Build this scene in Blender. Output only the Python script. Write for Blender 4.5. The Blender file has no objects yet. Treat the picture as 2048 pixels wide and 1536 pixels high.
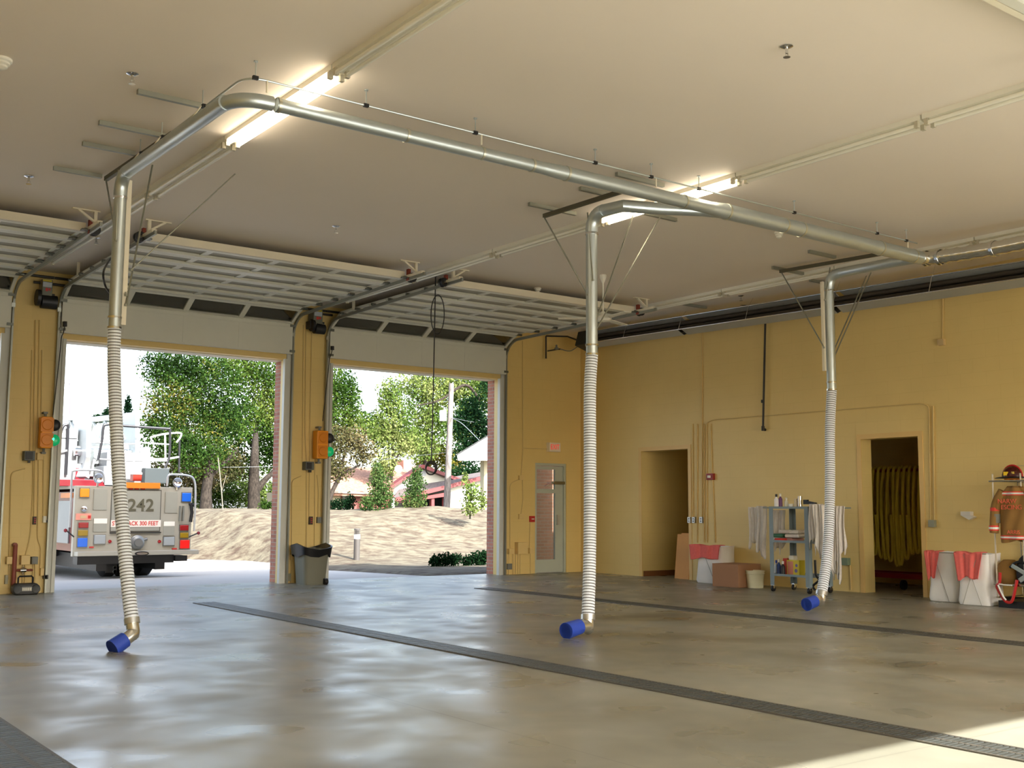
import bpy, math, random
import numpy as np
from mathutils import Vector, Matrix
random.seed(7); rng = np.random.default_rng(7)
PI = math.pi
COL = bpy.context.scene.collection
# ---------------------------------------------------------------- camera
CAM = np.array([-14.846, -17.504, 1.266]); FPX = 2222.66
_ya, _pi, _ro = np.radians([-36.749, 6.408, .292])
FW = np.array([-np.sin(_ya)*np.cos(_pi), np.cos(_ya)*np.cos(_pi), np.sin(_pi)])
_r0 = np.array([np.cos(_ya), np.sin(_ya), 0.]); _u0 = np.cross(_r0, FW)
RT = np.cos(_ro)*_r0 + np.sin(_ro)*_u0; UP = -np.sin(_ro)*_r0 + np.cos(_ro)*_u0
def ray(u, v): return FW + RT*(u-1024)/FPX - UP*(v-768)/FPX
def meet(u, v, ax, val):
    d = ray(u, v); t = (val-CAM[ax])/d[ax]; p = CAM+d*t
    return Vector((float(p[0]), float(p[1]), float(p[2])))
def F(u, v, z=0.): return meet(u, v, 2, z)      # point on a level plane
def YP(u, v, y=0.): return meet(u, v, 1, y)     # point on a plane parallel to the door wall
def XP(u, v, x=0.): return meet(u, v, 0, x)     # point on a plane parallel to the right wall
cd = bpy.data.cameras.new('camera'); cam = bpy.data.objects.new('camera', cd); COL.objects.link(cam)
cd.sensor_width = 36; cd.sensor_fit = 'HORIZONTAL'; cd.lens = 36*FPX/2048; cd.clip_start = .05; cd.clip_end = 600
M = Matrix(((RT[0], UP[0], -FW[0]), (RT[1], UP[1], -FW[1]), (RT[2], UP[2], -FW[2])))
cam.matrix_world = Matrix.Translation(Vector(CAM.tolist())) @ M.to_4x4()
bpy.context.scene.camera = cam

# ---------------------------------------------------------------- materials
def lin(c):
    return tuple(((x/255)/12.92 if x/255 <= .04045 else ((x/255+.055)/1.055)**2.4) for x in c)
MATS = {}
def mat(name, rgb, rough=.6, metal=0., var=0., vscale=6., bump=0., bscale=40., emit=0., spec=.5, trans=0.):
    if name in MATS: return MATS[name]
    m = bpy.data.materials.new(name); m.use_nodes = True; nt = m.node_tree; b = nt.nodes['Principled BSDF']
    c = lin(rgb)
    b.inputs['Base Color'].default_value = (*c, 1); b.inputs['Roughness'].default_value = rough
    b.inputs['Metallic'].default_value = metal; b.inputs['Specular IOR Level'].default_value = spec
    if trans: b.inputs['Transmission Weight'].default_value = trans
    if emit:
        b.inputs['Emission Color'].default_value = (*c, 1); b.inputs['Emission Strength'].default_value = emit
    geo = nt.nodes.new('ShaderNodeNewGeometry')
    n = nt.nodes.new('ShaderNodeTexNoise'); n.inputs['Scale'].default_value = vscale; n.inputs['Detail'].default_value = 4
    nt.links.new(geo.outputs['Position'], n.inputs['Vector'])
    mp = nt.nodes.new('ShaderNodeMapRange'); v = max(var, .03)
    mp.inputs['To Min'].default_value = 1-v; mp.inputs['To Max'].default_value = 1+v
    nt.links.new(n.outputs['Fac'], mp.inputs['Value'])
    mx = nt.nodes.new('ShaderNodeVectorMath'); mx.operation = 'SCALE'; mx.inputs[0].default_value = c
    nt.links.new(mp.outputs['Result'], mx.inputs['Scale']); nt.links.new(mx.outputs['Vector'], b.inputs['Base Color'])
    if bump:
        n2 = nt.nodes.new('ShaderNodeTexNoise'); n2.inputs['Scale'].default_value = bscale; n2.inputs['Detail'].default_value = 3
        nt.links.new(geo.outputs['Position'], n2.inputs['Vector'])
        bp = nt.nodes.new('ShaderNodeBump'); bp.inputs['Strength'].default_value = bump; bp.inputs['Distance'].default_value = .02
        nt.links.new(n2.outputs['Fac'], bp.inputs['Height']); nt.links.new(bp.outputs['Normal'], b.inputs['Normal'])
    MATS[name] = m; return m

def block_mat(name, rgb, mortar, bw, bh, ms, rough, bump=.35, var=.0, rgb2=None):
    m = bpy.data.materials.new(name); m.use_nodes = True; nt = m.node_tree; b = nt.nodes['Principled BSDF']
    b.inputs['Roughness'].default_value = rough
    geo = nt.nodes.new('ShaderNodeNewGeometry'); sp = nt.nodes.new('ShaderNodeSeparateXYZ')
    nt.links.new(geo.outputs['Position'], sp.inputs[0])
    ad = nt.nodes.new('ShaderNodeMath'); ad.operation = 'ADD'
    nt.links.new(sp.outputs['X'], ad.inputs[0]); nt.links.new(sp.outputs['Y'], ad.inputs[1])
    cb = nt.nodes.new('ShaderNodeCombineXYZ'); nt.links.new(ad.outputs[0], cb.inputs['X']); nt.links.new(sp.outputs['Z'], cb.inputs['Y'])
    br = nt.nodes.new('ShaderNodeTexBrick'); br.inputs['Scale'].default_value = 1
    br.inputs['Brick Width'].default_value = bw; br.inputs['Row Height'].default_value = bh
    br.inputs['Mortar Size'].default_value = ms; br.inputs['Mortar Smooth'].default_value = .4
    br.inputs['Color1'].default_value = (*lin(rgb), 1); br.inputs['Color2'].default_value = (*lin(rgb2 or rgb), 1)
    br.inputs['Mortar'].default_value = (*lin(mortar), 1)
    nt.links.new(cb.outputs[0], br.inputs['Vector'])
    n = nt.nodes.new('ShaderNodeTexNoise'); n.inputs['Scale'].default_value = 1.3; n.inputs['Detail'].default_value = 5
    nt.links.new(geo.outputs['Position'], n.inputs['Vector'])
    mp = nt.nodes.new('ShaderNodeMapRange'); mp.inputs['To Min'].default_value = .93-var; mp.inputs['To Max'].default_value = 1.05+var
    nt.links.new(n.outputs['Fac'], mp.inputs['Value'])
    mx = nt.nodes.new('ShaderNodeVectorMath'); mx.operation = 'SCALE'
    nt.links.new(br.outputs['Color'], mx.inputs[0]); nt.links.new(mp.outputs['Result'], mx.inputs['Scale'])
    nt.links.new(mx.outputs['Vector'], b.inputs['Base Color'])
    bp = nt.nodes.new('ShaderNodeBump'); bp.inputs['Strength'].default_value = bump; bp.inputs['Distance'].default_value = .006; bp.invert = True
    nt.links.new(br.outputs['Fac'], bp.inputs['Height']); nt.links.new(bp.outputs['Normal'], b.inputs['Normal'])
    return m

def glass_mat(name, tint=(235, 240, 235), refl=.12, rough=.02):
    m = bpy.data.materials.new(name); m.use_nodes = True; nt = m.node_tree; nt.nodes.remove(nt.nodes['Principled BSDF'])
    out = nt.nodes['Material Output']; t = nt.nodes.new('ShaderNodeBsdfTransparent'); g = nt.nodes.new('ShaderNodeBsdfGlossy')
    t.inputs[0].default_value = (*lin(tint), 1); g.inputs['Roughness'].default_value = rough
    fr = nt.nodes.new('ShaderNodeFresnel'); fr.inputs[0].default_value = 1.45
    ma = nt.nodes.new('ShaderNodeMath'); ma.operation = 'ADD'; ma.inputs[1].default_value = refl; ma.use_clamp = True
    nt.links.new(fr.outputs[0], ma.inputs[0])
    mix = nt.nodes.new('ShaderNodeMixShader'); nt.links.new(ma.outputs[0], mix.inputs[0])
    nt.links.new(t.outputs[0], mix.inputs[1]); nt.links.new(g.outputs[0], mix.inputs[2]); nt.links.new(mix.outputs[0], out.inputs[0])
    return m

def leaf_mat(name, cols, tr=.35):
    m = bpy.data.materials.new(name); m.use_nodes = True; nt = m.node_tree; nt.nodes.remove(nt.nodes['Principled BSDF'])
    out = nt.nodes['Material Output']; geo = nt.nodes.new('ShaderNodeNewGeometry'); cr = nt.nodes.new('ShaderNodeValToRGB')
    n = nt.nodes.new('ShaderNodeTexNoise'); n.inputs['Scale'].default_value = .45; n.inputs['Detail'].default_value = 2
    nt.links.new(geo.outputs['Position'], n.inputs['Vector'])
    a = nt.nodes.new('ShaderNodeMath'); a.operation = 'MULTIPLY_ADD'; a.inputs[1].default_value = .55
    b2 = nt.nodes.new('ShaderNodeMath'); b2.operation = 'MULTIPLY_ADD'; b2.inputs[1].default_value = 2.2; b2.inputs[2].default_value = -.85
    nt.links.new(n.outputs['Fac'], b2.inputs[0])
    nt.links.new(geo.outputs['Random Per Island'], a.inputs[0]); nt.links.new(b2.outputs[0], a.inputs[2])
    nt.links.new(a.outputs[0], cr.inputs[0])
    el = cr.color_ramp.elements; k = len(cols)
    while len(el) < k: el.new(.5)
    for i, c in enumerate(cols): el[i].position = i/(k-1); el[i].color = (*lin(c), 1)
    d = nt.nodes.new('ShaderNodeBsdfDiffuse'); t = nt.nodes.new('ShaderNodeBsdfTranslucent')
    nt.links.new(cr.outputs[0], d.inputs[0]); nt.links.new(cr.outputs[0], t.inputs[0])
    mix = nt.nodes.new('ShaderNodeMixShader'); mix.inputs[0].default_value = tr
    nt.links.new(d.outputs[0], mix.inputs[1]); nt.links.new(t.outputs[0], mix.inputs[2]); nt.links.new(mix.outputs[0], out.inputs[0])
    return m

def floor_mat():
    m = bpy.data.materials.new('sealed_concrete'); m.use_nodes = True; nt = m.node_tree; b = nt.nodes['Principled BSDF']
    L = nt.links.new; N = nt.nodes.new
    geo = N('ShaderNodeNewGeometry')
    n1 = N('ShaderNodeTexNoise'); n1.inputs['Scale'].default_value = .55; n1.inputs['Detail'].default_value = 3; n1.inputs['Distortion'].default_value = .2
    n2 = N('ShaderNodeTexNoise'); n2.inputs['Scale'].default_value = 3.5; n2.inputs['Detail'].default_value = 3
    for n in (n1, n2): L(geo.outputs['Position'], n.inputs['Vector'])
    r1 = N('ShaderNodeValToRGB'); r1.color_ramp.elements[0].position = .3; r1.color_ramp.elements[1].position = .72
    r1.color_ramp.elements[0].color = (*lin((128, 126, 112)), 1); r1.color_ramp.elements[1].color = (*lin((155, 153, 138)), 1)
    L(n1.outputs['Fac'], r1.inputs[0])
    mp = N('ShaderNodeMapRange'); mp.inputs['To Min'].default_value = .9; mp.inputs['To Max'].default_value = 1.08
    L(n2.outputs['Fac'], mp.inputs['Value'])
    mx = N('ShaderNodeVectorMath'); mx.operation = 'SCALE'; L(r1.outputs[0], mx.inputs[0]); L(mp.outputs[0], mx.inputs['Scale'])
    # tyre and oil stains with a shape of their own
    n3 = N('ShaderNodeTexNoise'); n3.inputs['Scale'].default_value = .8; n3.inputs['Detail'].default_value = 0
    of = N('ShaderNodeVectorMath'); of.operation = 'ADD'; of.inputs[1].default_value = (31, 7, 0)
    L(geo.outputs['Position'], of.inputs[0]); L(of.outputs[0], n3.inputs['Vector'])
    r3 = N('ShaderNodeValToRGB'); r3.color_ramp.elements[0].position = .58; r3.color_ramp.elements[1].position = .8
    r3.color_ramp.elements[0].color = (1, 1, 1, 1); r3.color_ramp.elements[1].color = (.66, .62, .55, 1)
    L(n3.outputs['Fac'], r3.inputs[0])
    mm = N('ShaderNodeVectorMath'); mm.operation = 'MULTIPLY'; L(mx.outputs[0], mm.inputs[0]); L(r3.outputs[0], mm.inputs[1])
    # saw-cut control joints
    sp = N('ShaderNodeSeparateXYZ'); L(geo.outputs['Position'], sp.inputs[0])
    def joint(sock, period, off):
        a = N('ShaderNodeMath'); a.operation = 'ADD'; a.inputs[1].default_value = off; L(sock, a.inputs[0])
        w = N('ShaderNodeMath'); w.operation = 'PINGPONG'; w.inputs[1].default_value = period/2; L(a.outputs[0], w.inputs[0])
        g = N('ShaderNodeMath'); g.operation = 'LESS_THAN'; g.inputs[1].default_value = .006; L(w.outputs[0], g.inputs[0])
        return g
    j1 = joint(sp.outputs['Y'], 4.6, 50.7); j2 = joint(sp.outputs['X'], 4.5, 51.45)
    jm = N('ShaderNodeMath'); jm.operation = 'MAXIMUM'; L(j1.outputs[0], jm.inputs[0]); L(j2.outputs[0], jm.inputs[1])
    jf = N('ShaderNodeMath'); jf.operation = 'MULTIPLY'; jf.inputs[1].default_value = .35; L(jm.outputs[0], jf.inputs[0])
    dk = N('ShaderNodeMix'); dk.data_type = 'RGBA'; L(jf.outputs[0], dk.inputs['Factor']); L(mm.outputs[0], dk.inputs[6]); dk.inputs[7].default_value = (.12, .11, .09, 1)
    L(dk.outputs[2], b.inputs['Base Color'])
    rr = N('ShaderNodeMapRange'); rr.inputs['From Min'].default_value = .1; rr.inputs['From Max'].default_value = .9; rr.inputs['To Min'].default_value = .18; rr.inputs['To Max'].default_value = .52; rr.interpolation_type = 'SMOOTHSTEP'
    n5 = N('ShaderNodeTexNoise'); n5.inputs['Scale'].default_value = 1.6; n5.inputs['Detail'].default_value = 2; n5.inputs['Distortion'].default_value = .3
    L(geo.outputs['Position'], n5.inputs['Vector']); L(n5.outputs['Fac'], rr.inputs['Value']); L(rr.outputs[0], b.inputs['Roughness'])
    b.inputs['Specular IOR Level'].default_value = .4
    n4 = N('ShaderNodeTexNoise'); n4.inputs['Scale'].default_value = 2.4; n4.inputs['Detail'].default_value = 1
    L(geo.outputs['Position'], n4.inputs['Vector'])
    bp = N('ShaderNodeBump'); bp.inputs['Strength'].default_value = .16; bp.inputs['Distance'].default_value = .02
    L(n4.outputs['Fac'], bp.inputs['Height']); L(bp.outputs['Normal'], b.inputs['Normal'])
    return m

def two_tone(name, c1, c2, scale, rough=.95, lo=.4, hi=.6, stretch=(1, 1, 1), bump=0.):
    m = bpy.data.materials.new(name); m.use_nodes = True; nt = m.node_tree; b = nt.nodes['Principled BSDF']
    b.inputs['Roughness'].default_value = rough; b.inputs['Specular IOR Level'].default_value = .2
    geo = nt.nodes.new('ShaderNodeNewGeometry'); s = nt.nodes.new('ShaderNodeVectorMath'); s.operation = 'MULTIPLY'; s.inputs[1].default_value = stretch
    nt.links.new(geo.outputs['Position'], s.inputs[0])
    n = nt.nodes.new('ShaderNodeTexNoise'); n.inputs['Scale'].default_value = scale; n.inputs['Detail'].default_value = 8; n.inputs['Roughness'].default_value = .65
    nt.links.new(s.outputs[0], n.inputs['Vector'])
    r = nt.nodes.new('ShaderNodeValToRGB'); r.color_ramp.elements[0].position = lo; r.color_ramp.elements[1].position = hi
    r.color_ramp.elements[0].color = (*lin(c1), 1); r.color_ramp.elements[1].color = (*lin(c2), 1)
    nt.links.new(n.outputs['Fac'], r.inputs[0]); nt.links.new(r.outputs[0], b.inputs['Base Color'])
    if bump:
        bp = nt.nodes.new('ShaderNodeBump'); bp.inputs['Strength'].default_value = bump; bp.inputs['Distance'].default_value = .1
        nt.links.new(n.outputs['Fac'], bp.inputs['Height']); nt.links.new(bp.outputs['Normal'], b.inputs['Normal'])
    return m

YEL = block_mat('painted_block_yellow', (229, 202, 132), (225, 198, 128), .4064, .2032, .005, .5, .14, rgb2=(228, 201, 131))
BRICK = block_mat('red_brick', (170, 112, 94), (176, 160, 146), .2, .0677, .008, .9, .5, .08, rgb2=(196, 134, 112))
CEIL = mat('ceiling_paint', (237, 227, 214), .7, var=.02, vscale=.8)
FLOOR = floor_mat()
CREAM = mat('cream_paint', (226, 219, 198), .6)
WHITE = mat('white_enamel', (232, 230, 218), .45)
DOORW = mat('door_panel_grey_white', (216, 217, 206), .4)
TUBEW = mat('lamp_tube_off', (240, 238, 225), .25)
LIT = mat('lamp_tube_lit', (255, 240, 214), .3, emit=4.5)
GALV = mat('galvanised_steel', (190, 199, 200), .36, metal=.75, var=.06, vscale=9)
GALV2 = mat('zinc_strut', (156, 158, 146), .45, metal=.6, var=.06)
CHROME = mat('chrome', (225, 225, 225), .12, metal=1)
ALU = mat('aluminium', (190, 190, 186), .35, metal=.8)
TRACK = mat('track_steel', (150, 152, 142), .4, metal=.6)
BLACK = mat('black_rubber', (18, 18, 20), .5)
BLACKP = mat('black_pipe', (40, 34, 28), .5)
DARK = mat('dark_steel', (48, 50, 50), .45, metal=.3)
GREYB = mat('grey_box', (120, 122, 118), .5)
HOSEW = mat('hose_white_rib', (236, 242, 250), .5)
HOSED = mat('hose_dark_groove', (104, 102, 100), .7)
BLUE = mat('blue_cuff', (40, 70, 170), .45)
RED = mat('red_plastic', (190, 40, 38), .45)
DRED = mat('dark_red_paint', (120, 24, 34), .35)
REDSP = mat('red_oxide_steel', (140, 60, 44), .6)
TOWEL = mat('red_towel', (226, 108, 100), .95, var=.12, vscale=30)
SACK = mat('white_laundry_sack', (240, 238, 234), .9, var=.05)
CARD = mat('cardboard', (158, 116, 84), .85, var=.05)
PLY = mat('plywood', (220, 160, 88), .6, var=.1, vscale=3)
ORANGE = mat('signal_orange', (240, 156, 20), .45)
GREEN = mat('green_lens', (10, 150, 90), .25, emit=.25)
GREENHOT = mat('green_lens_lit', (60, 235, 170), .25, emit=1.2)
YELHOSE = mat('yellow_hose', (186, 160, 44), .8, var=.2, vscale=8)
TAN = mat('tan_turnout_cloth', (150, 112, 58), .9, var=.1, vscale=12)
REFL = mat('reflective_tape', (235, 235, 228), .4)
ORTAPE = mat('orange_tape', (232, 66, 48), .5)
GLASS = glass_mat('clear_glass')
DGLASS = glass_mat('door_glass', (200, 205, 195), .1)
CONDUIT = mat('conduit_painted', (214, 188, 126), .5)
CONC = mat('driveway_concrete', (176, 172, 164), .9, var=.06, vscale=2)

# ---------------------------------------------------------------- mesh builder
class B:
    def __init__(s): s.v = []; s.f = []; s.m = []; s.k = 0; s.c = 0
    def eps(s): s.c += 1; return (s.c % 9)*.00022
    def add(s, vs, fs, k=None):
        o = len(s.v); s.v += [tuple(map(float, p)) for p in vs]; s.f += [tuple(i+o for i in f) for f in fs]; s.m += [s.k if k is None else k]*len(fs); return s
    def box(s, a, b, k=None):
        x0, x1 = sorted((a[0], b[0])); y0, y1 = sorted((a[1], b[1])); z0, z1 = sorted((a[2], b[2])); e = s.eps()
        x0 -= e; y0 -= e; x1 += e; y1 += e; z1 += e
        return s.add([(x0,y0,z0),(x1,y0,z0),(x1,y1,z0),(x0,y1,z0),(x0,y0,z1),(x1,y0,z1),(x1,y1,z1),(x0,y1,z1)],
                     [(0,3,2,1),(4,5,6,7),(0,1,5,4),(1,2,6,5),(2,3,7,6),(3,0,4,7)], k)
    def cbox(s, c, sz, rz=0., k=None, rx=0., ry=0.):
        R = Matrix.Rotation(rz, 3, 'Z') @ Matrix.Rotation(ry, 3, 'Y') @ Matrix.Rotation(rx, 3, 'X'); c = Vector(c)
        vs = [c + R @ Vector((i*sz[0]/2, j*sz[1]/2, l*sz[2]/2)) for l in (-1, 1) for i, j in ((-1,-1),(1,-1),(1,1),(-1,1))]
        return s.add(vs, [(0,3,2,1),(4,5,6,7),(0,1,5,4),(1,2,6,5),(2,3,7,6),(3,0,4,7)], k)
    def bar(s, p, q, w, h=None, k=None, up=(0, 0, 1)):
        p, q = Vector(p), Vector(q); h = h or w; e_ = s.eps(); w += 2*e_; h += 2*e_; d = (q-p).normalized(); u = Vector(up)
        if abs(d.dot(u)) > .98: u = Vector((1, 0, 0))
        x = d.cross(u).normalized(); z = x.cross(d).normalized()
        vs = [e + x*(i*w/2) + z*(j*h/2) for e in (p, q) for i, j in ((-1,-1),(1,-1),(1,1),(-1,1))]
        return s.add(vs, [(0,1,2,3),(7,6,5,4),(0,4,5,1),(1,5,6,2),(2,6,7,3),(3,7,4,0)], k)
    def tube(s, path, r, n=12, caps=True, k=None, radii=None, kf=None, closed=False):
        P = [Vector(p) for p in path]; N = len(P); vs = []; fs = []; ks = []
        prev = None
        for i in range(N):
            if closed: t = (P[(i+1) % N]-P[i-1])
            else: t = P[min(i+1, N-1)]-P[max(i-1, 0)]
            t = t.normalized() if t.length > 1e-9 else Vector((0, 0, 1))
            if prev is None:
                a = Vector((0, 0, 1)) if abs(t.z) < .9 else Vector((1, 0, 0)); x = t.cross(a).normalized()
            else:
                x = (prev - t*prev.dot(t)); x = x.normalized() if x.length > 1e-6 else t.orthogonal().normalized()
            prev = x; y = t.cross(x); rr = radii[i] if radii is not None else r
            for j in range(n):
                a = 2*PI*j/n; vs.append(P[i] + x*math.cos(a)*rr + y*math.sin(a)*rr)
        for i in range(N if closed else N-1):
            for j in range(n):
                i2 = (i+1) % N
                fs.append((i*n+j, i*n+(j+1) % n, i2*n+(j+1) % n, i2*n+j)); ks.append(kf(i) if kf else (s.k if k is None else k))
        if caps and not closed:
            fs.append(tuple(range(n-1, -1, -1))); fs.append(tuple((N-1)*n+j for j in range(n))); ks += [ks[0], ks[-1]]
        o = len(s.v); s.v += [tuple(p) for p in vs]; s.f += [tuple(i+o for i in f) for f in fs]; s.m += ks; return s
    def cyl(s, p, q, r, r2=None, n=16, k=None, caps=True):
        return s.tube([p, q], r, n, caps, k, radii=[r, r if r2 is None else r2])
    def lathe(s, c, prof, n=20, axis=(0, 0, 1), k=None, kf=None):
        ax = Vector(axis).normalized(); c = Vector(c); x = ax.orthogonal().normalized(); y = ax.cross(x)
        vs = [c + ax*h + (x*math.cos(2*PI*j/n)+y*math.sin(2*PI*j/n))*max(r, 1e-4) for r, h in prof for j in range(n)]
        fs = []; ks = []
        for i in range(len(prof)-1):
            for j in range(n): fs.append((i*n+j, i*n+(j+1) % n, (i+1)*n+(j+1) % n, (i+1)*n+j)); ks.append(kf(i) if kf else (s.k if k is None else k))
        o = len(s.v); s.v += [tuple(p) for p in vs]; s.f += [tuple(i+o for i in f) for f in fs]; s.m += ks; return s
    def prism(s, poly, axis, a, b, k=None):
        # poly of 2-D points; axis 'x','y','z' extruded from a to b
        def P(p, t): return {'x': (t, p[0], p[1]), 'y': (p[0], t, p[1]), 'z': (p[0], p[1], t)}[axis]
        n = len(poly); vs = [P(p, a) for p in poly]+[P(p, b) for p in poly]
        return s.add(vs, [tuple(range(n)), tuple(range(2*n-1, n-1, -1))]+[(i, i+n, (i+1) % n+n, (i+1) % n) for i in range(n)], k)
    def sheet(s, fn, nu, nv, k=None):
        vs = [fn(i/nu, j/nv) for j in range(nv+1) for i in range(nu+1)]
        fs = [(j*(nu+1)+i, j*(nu+1)+i+1, (j+1)*(nu+1)+i+1, (j+1)*(nu+1)+i) for j in range(nv) for i in range(nu)]
        return s.add(vs, fs, k)
    def build(s, name, m, parent=None, smooth=False, bevel=0., solid=0.):
        me = bpy.data.meshes.new(name); me.from_pydata(s.v, [], s.f)
        ms = m if isinstance(m, (list, tuple)) else [m]
        for x in ms: me.materials.append(x)
        if len(ms) > 1: me.polygons.foreach_set('material_index', s.m)
        me.validate(); me.update()
        import bmesh
        bm = bmesh.new(); bm.from_mesh(me); bmesh.ops.recalc_face_normals(bm, faces=bm.faces); bm.to_mesh(me); bm.free()
        o = bpy.data.objects.new(name, me); COL.objects.link(o)
        if smooth:
            for p in me.polygons: p.use_smooth = True
            e = o.modifiers.new('edges', 'EDGE_SPLIT'); e.split_angle = math.radians(40)
        if solid: t = o.modifiers.new('thick', 'SOLIDIFY'); t.thickness = solid; t.offset = 0
        if bevel: w = o.modifiers.new('bevel', 'BEVEL'); w.width = bevel; w.segments = 2; w.limit_method = 'ANGLE'
        if parent is not None:
            o.parent = parent; o.matrix_parent_inverse = Matrix.Translation(-Vector(ORG.get(parent.name, (0, 0, 0))))
        return o
ORG = {}
def tag(o, label, cat, group=None, kind=None):
    o['label'] = label; o['category'] = cat
    if group: o['group'] = group
    if kind: o['kind'] = kind
    return o
def st(o): o['kind'] = 'structure'; return o
def thing(name, label, cat, loc=(0, 0, 0), group=None):
    o = bpy.data.objects.new(name, None); COL.objects.link(o); o.location = loc; o.empty_display_size = .1
    ORG[o.name] = tuple(loc); return tag(o, label, cat, group)
def children(o): return [c for c in bpy.data.objects if c.parent == o]
def dup(o, off, label, first=None):
    off = Vector(off)
    kids = children(o)
    r = o.copy(); COL.objects.link(r); r.location = o.location + off; r['label'] = label
    for c in kids:
        d = c.copy(); COL.objects.link(d); d.parent = r; d.matrix_parent_inverse = c.matrix_parent_inverse.copy()
        for g in [g for g in bpy.data.objects if g.parent == c]:
            e = g.copy(); COL.objects.link(e); e.parent = d; e.matrix_parent_inverse = g.matrix_parent_inverse.copy()
    return r
def text(name, s, size, loc, rot, m, parent, depth=.002, wscale=1., align='CENTER', bold=0.):
    cu = bpy.data.curves.new(name, 'FONT'); cu.body = s; cu.size = size; cu.extrude = depth; cu.align_x = align; cu.align_y = 'CENTER'; cu.offset = bold*size; cu.space_character = 1+bold*2
    t = bpy.data.objects.new(name+'_tmp', cu); COL.objects.link(t)
    dg = bpy.context.evaluated_depsgraph_get(); me = bpy.data.meshes.new_from_object(t.evaluated_get(dg))
    bpy.data.objects.remove(t)
    R = Matrix.Translation(Vector(loc)) @ rot.to_4x4() @ Matrix.Diagonal((wscale, 1, 1, 1))
    me.transform(R); me.materials.clear(); me.materials.append(m)
    o = bpy.data.objects.new(name, me); COL.objects.link(o)
    if parent is not None: o.parent = parent; o.matrix_parent_inverse = Matrix.Translation(-Vector(ORG.get(parent.name, (0, 0, 0))))
    return o
FACE_Y = Matrix.Rotation(PI/2, 3, 'X')                                  # text read by someone looking towards +Y
FACE_X = Matrix.Rotation(-PI/2, 3, 'Z') @ Matrix.Rotation(PI/2, 3, 'X')  # text read by someone looking towards +X
def bez(pts, n=8):
    # Catmull-Rom through the points
    P = [Vector(p) for p in pts]; P = [P[0]*2-P[1]]+P+[P[-1]*2-P[-2]]; out = []
    for i in range(1, len(P)-2):
        for j in range(n):
            t = j/n; a, b, c, d = P[i-1], P[i], P[i+1], P[i+2]
            out.append(.5*((2*b)+(c-a)*t+(2*a-5*b+4*c-d)*t*t+(3*b-a-3*c+d)*t**3))
    out.append(P[-2]); return out
def arc_corner(a, c, b, r, n=8):
    a, c, b = Vector(a), Vector(c), Vector(b); u = (a-c).normalized(); w = (b-c).normalized()
    p, q = c+u*r, c+w*r
    return [((1-t)**2)*p + 2*t*(1-t)*c + t*t*q for t in [i/n for i in range(n+1)]]

# ================================================================ SETTING
H = 4.8; XL = -16.4; YB = -18.8; DH = 3.80
BAYS = [(-14.84, -11.14), (-10.32, -6.62), (-5.80, -2.06)]
EX = (-1.19, -.385)
st(B().box((XL, YB-.4, -.25), (2.6, .42, 0)).build('floor', FLOOR))
st(B().box((XL-.3, YB-.3, H), (.3, .3, H+.15)).build('ceiling', CEIL))
st(B().box((XL-.6, YB-.6, H+.15), (.6, .5, 5.35)).build('roof', mat('roof_felt', (90, 88, 84), .9)))
def door_wall(name, y0, y1, m, exitdoor, ztop):
    b = B(); xs = []; cur = XL-.3
    ops = [(a, c, DH) for a, c in BAYS] + ([(EX[0], EX[1], 2.18)] if exitdoor else [])
    for a, c, h in ops:
        b.box((cur, y0, 0), (a, y1, ztop)); b.box((a, y0, h), (c, y1, ztop)); cur = c
    b.box((cur, y0, 0), (.3, y1, ztop)); return st(b.build(name, m))
door_wall('wall_front', 0, .2, YEL, True, H)
door_wall('wall_front_exterior', .2, .42, BRICK, True, 5.3)
door_wall('wall_back', YB-.4, YB, YEL, False, H)
st(B().box((XL-.3, YB, 0), (XL, 0, H)).build('wall_left', YEL))
O1 = (-3.05, -1.81, 2.38); O2 = (-7.81, -6.80, 2.38)
b = B(); T = .25
for y0, y1, z0, z1 in ((0, O1[1], 0, H), (O1[1], O1[0], O1[2], H), (O1[0], O2[1], 0, H), (O2[1], O2[0], O2[2], H), (O2[0], YB, 0, H)):
    b.box((0, y0, z0), (T, y1, z1))
st(b.build('wall_right', YEL))
# soffits and jamb trims of the bay openings
n = 0
for i, (a, c) in enumerate(BAYS):
    n += 1
    st(B().box((a, .15, DH-.012), (c, .44, DH)).build('trim_%d' % n, CREAM))
    n += 1
    bb = B()
    for x, s in ((a, 1), (c, -1)):
        bb.box((x, -.06, 0), (x+s*.05, .02, DH)); bb.box((x-s*.07, -.03, 0), (x, 0, H-.5))
    st(bb.build('trim_%d' % n, mat('jamb_angle', (206, 208, 202), .5)))
n += 1
bb = B()
for (y0, y1, z) in (O1, O2):
    for y in (y0, y1):
        s = 1 if y == y1 else -1
        bb.box((-.012, y, 0), (.0, y+s*.075, z+.075))
    bb.box((-.012, y0-.0, z), (0, y1, z+.075))
st(bb.build('trim_%d' % n, mat('frame_yellow', (228, 192, 122), .45)))
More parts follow.
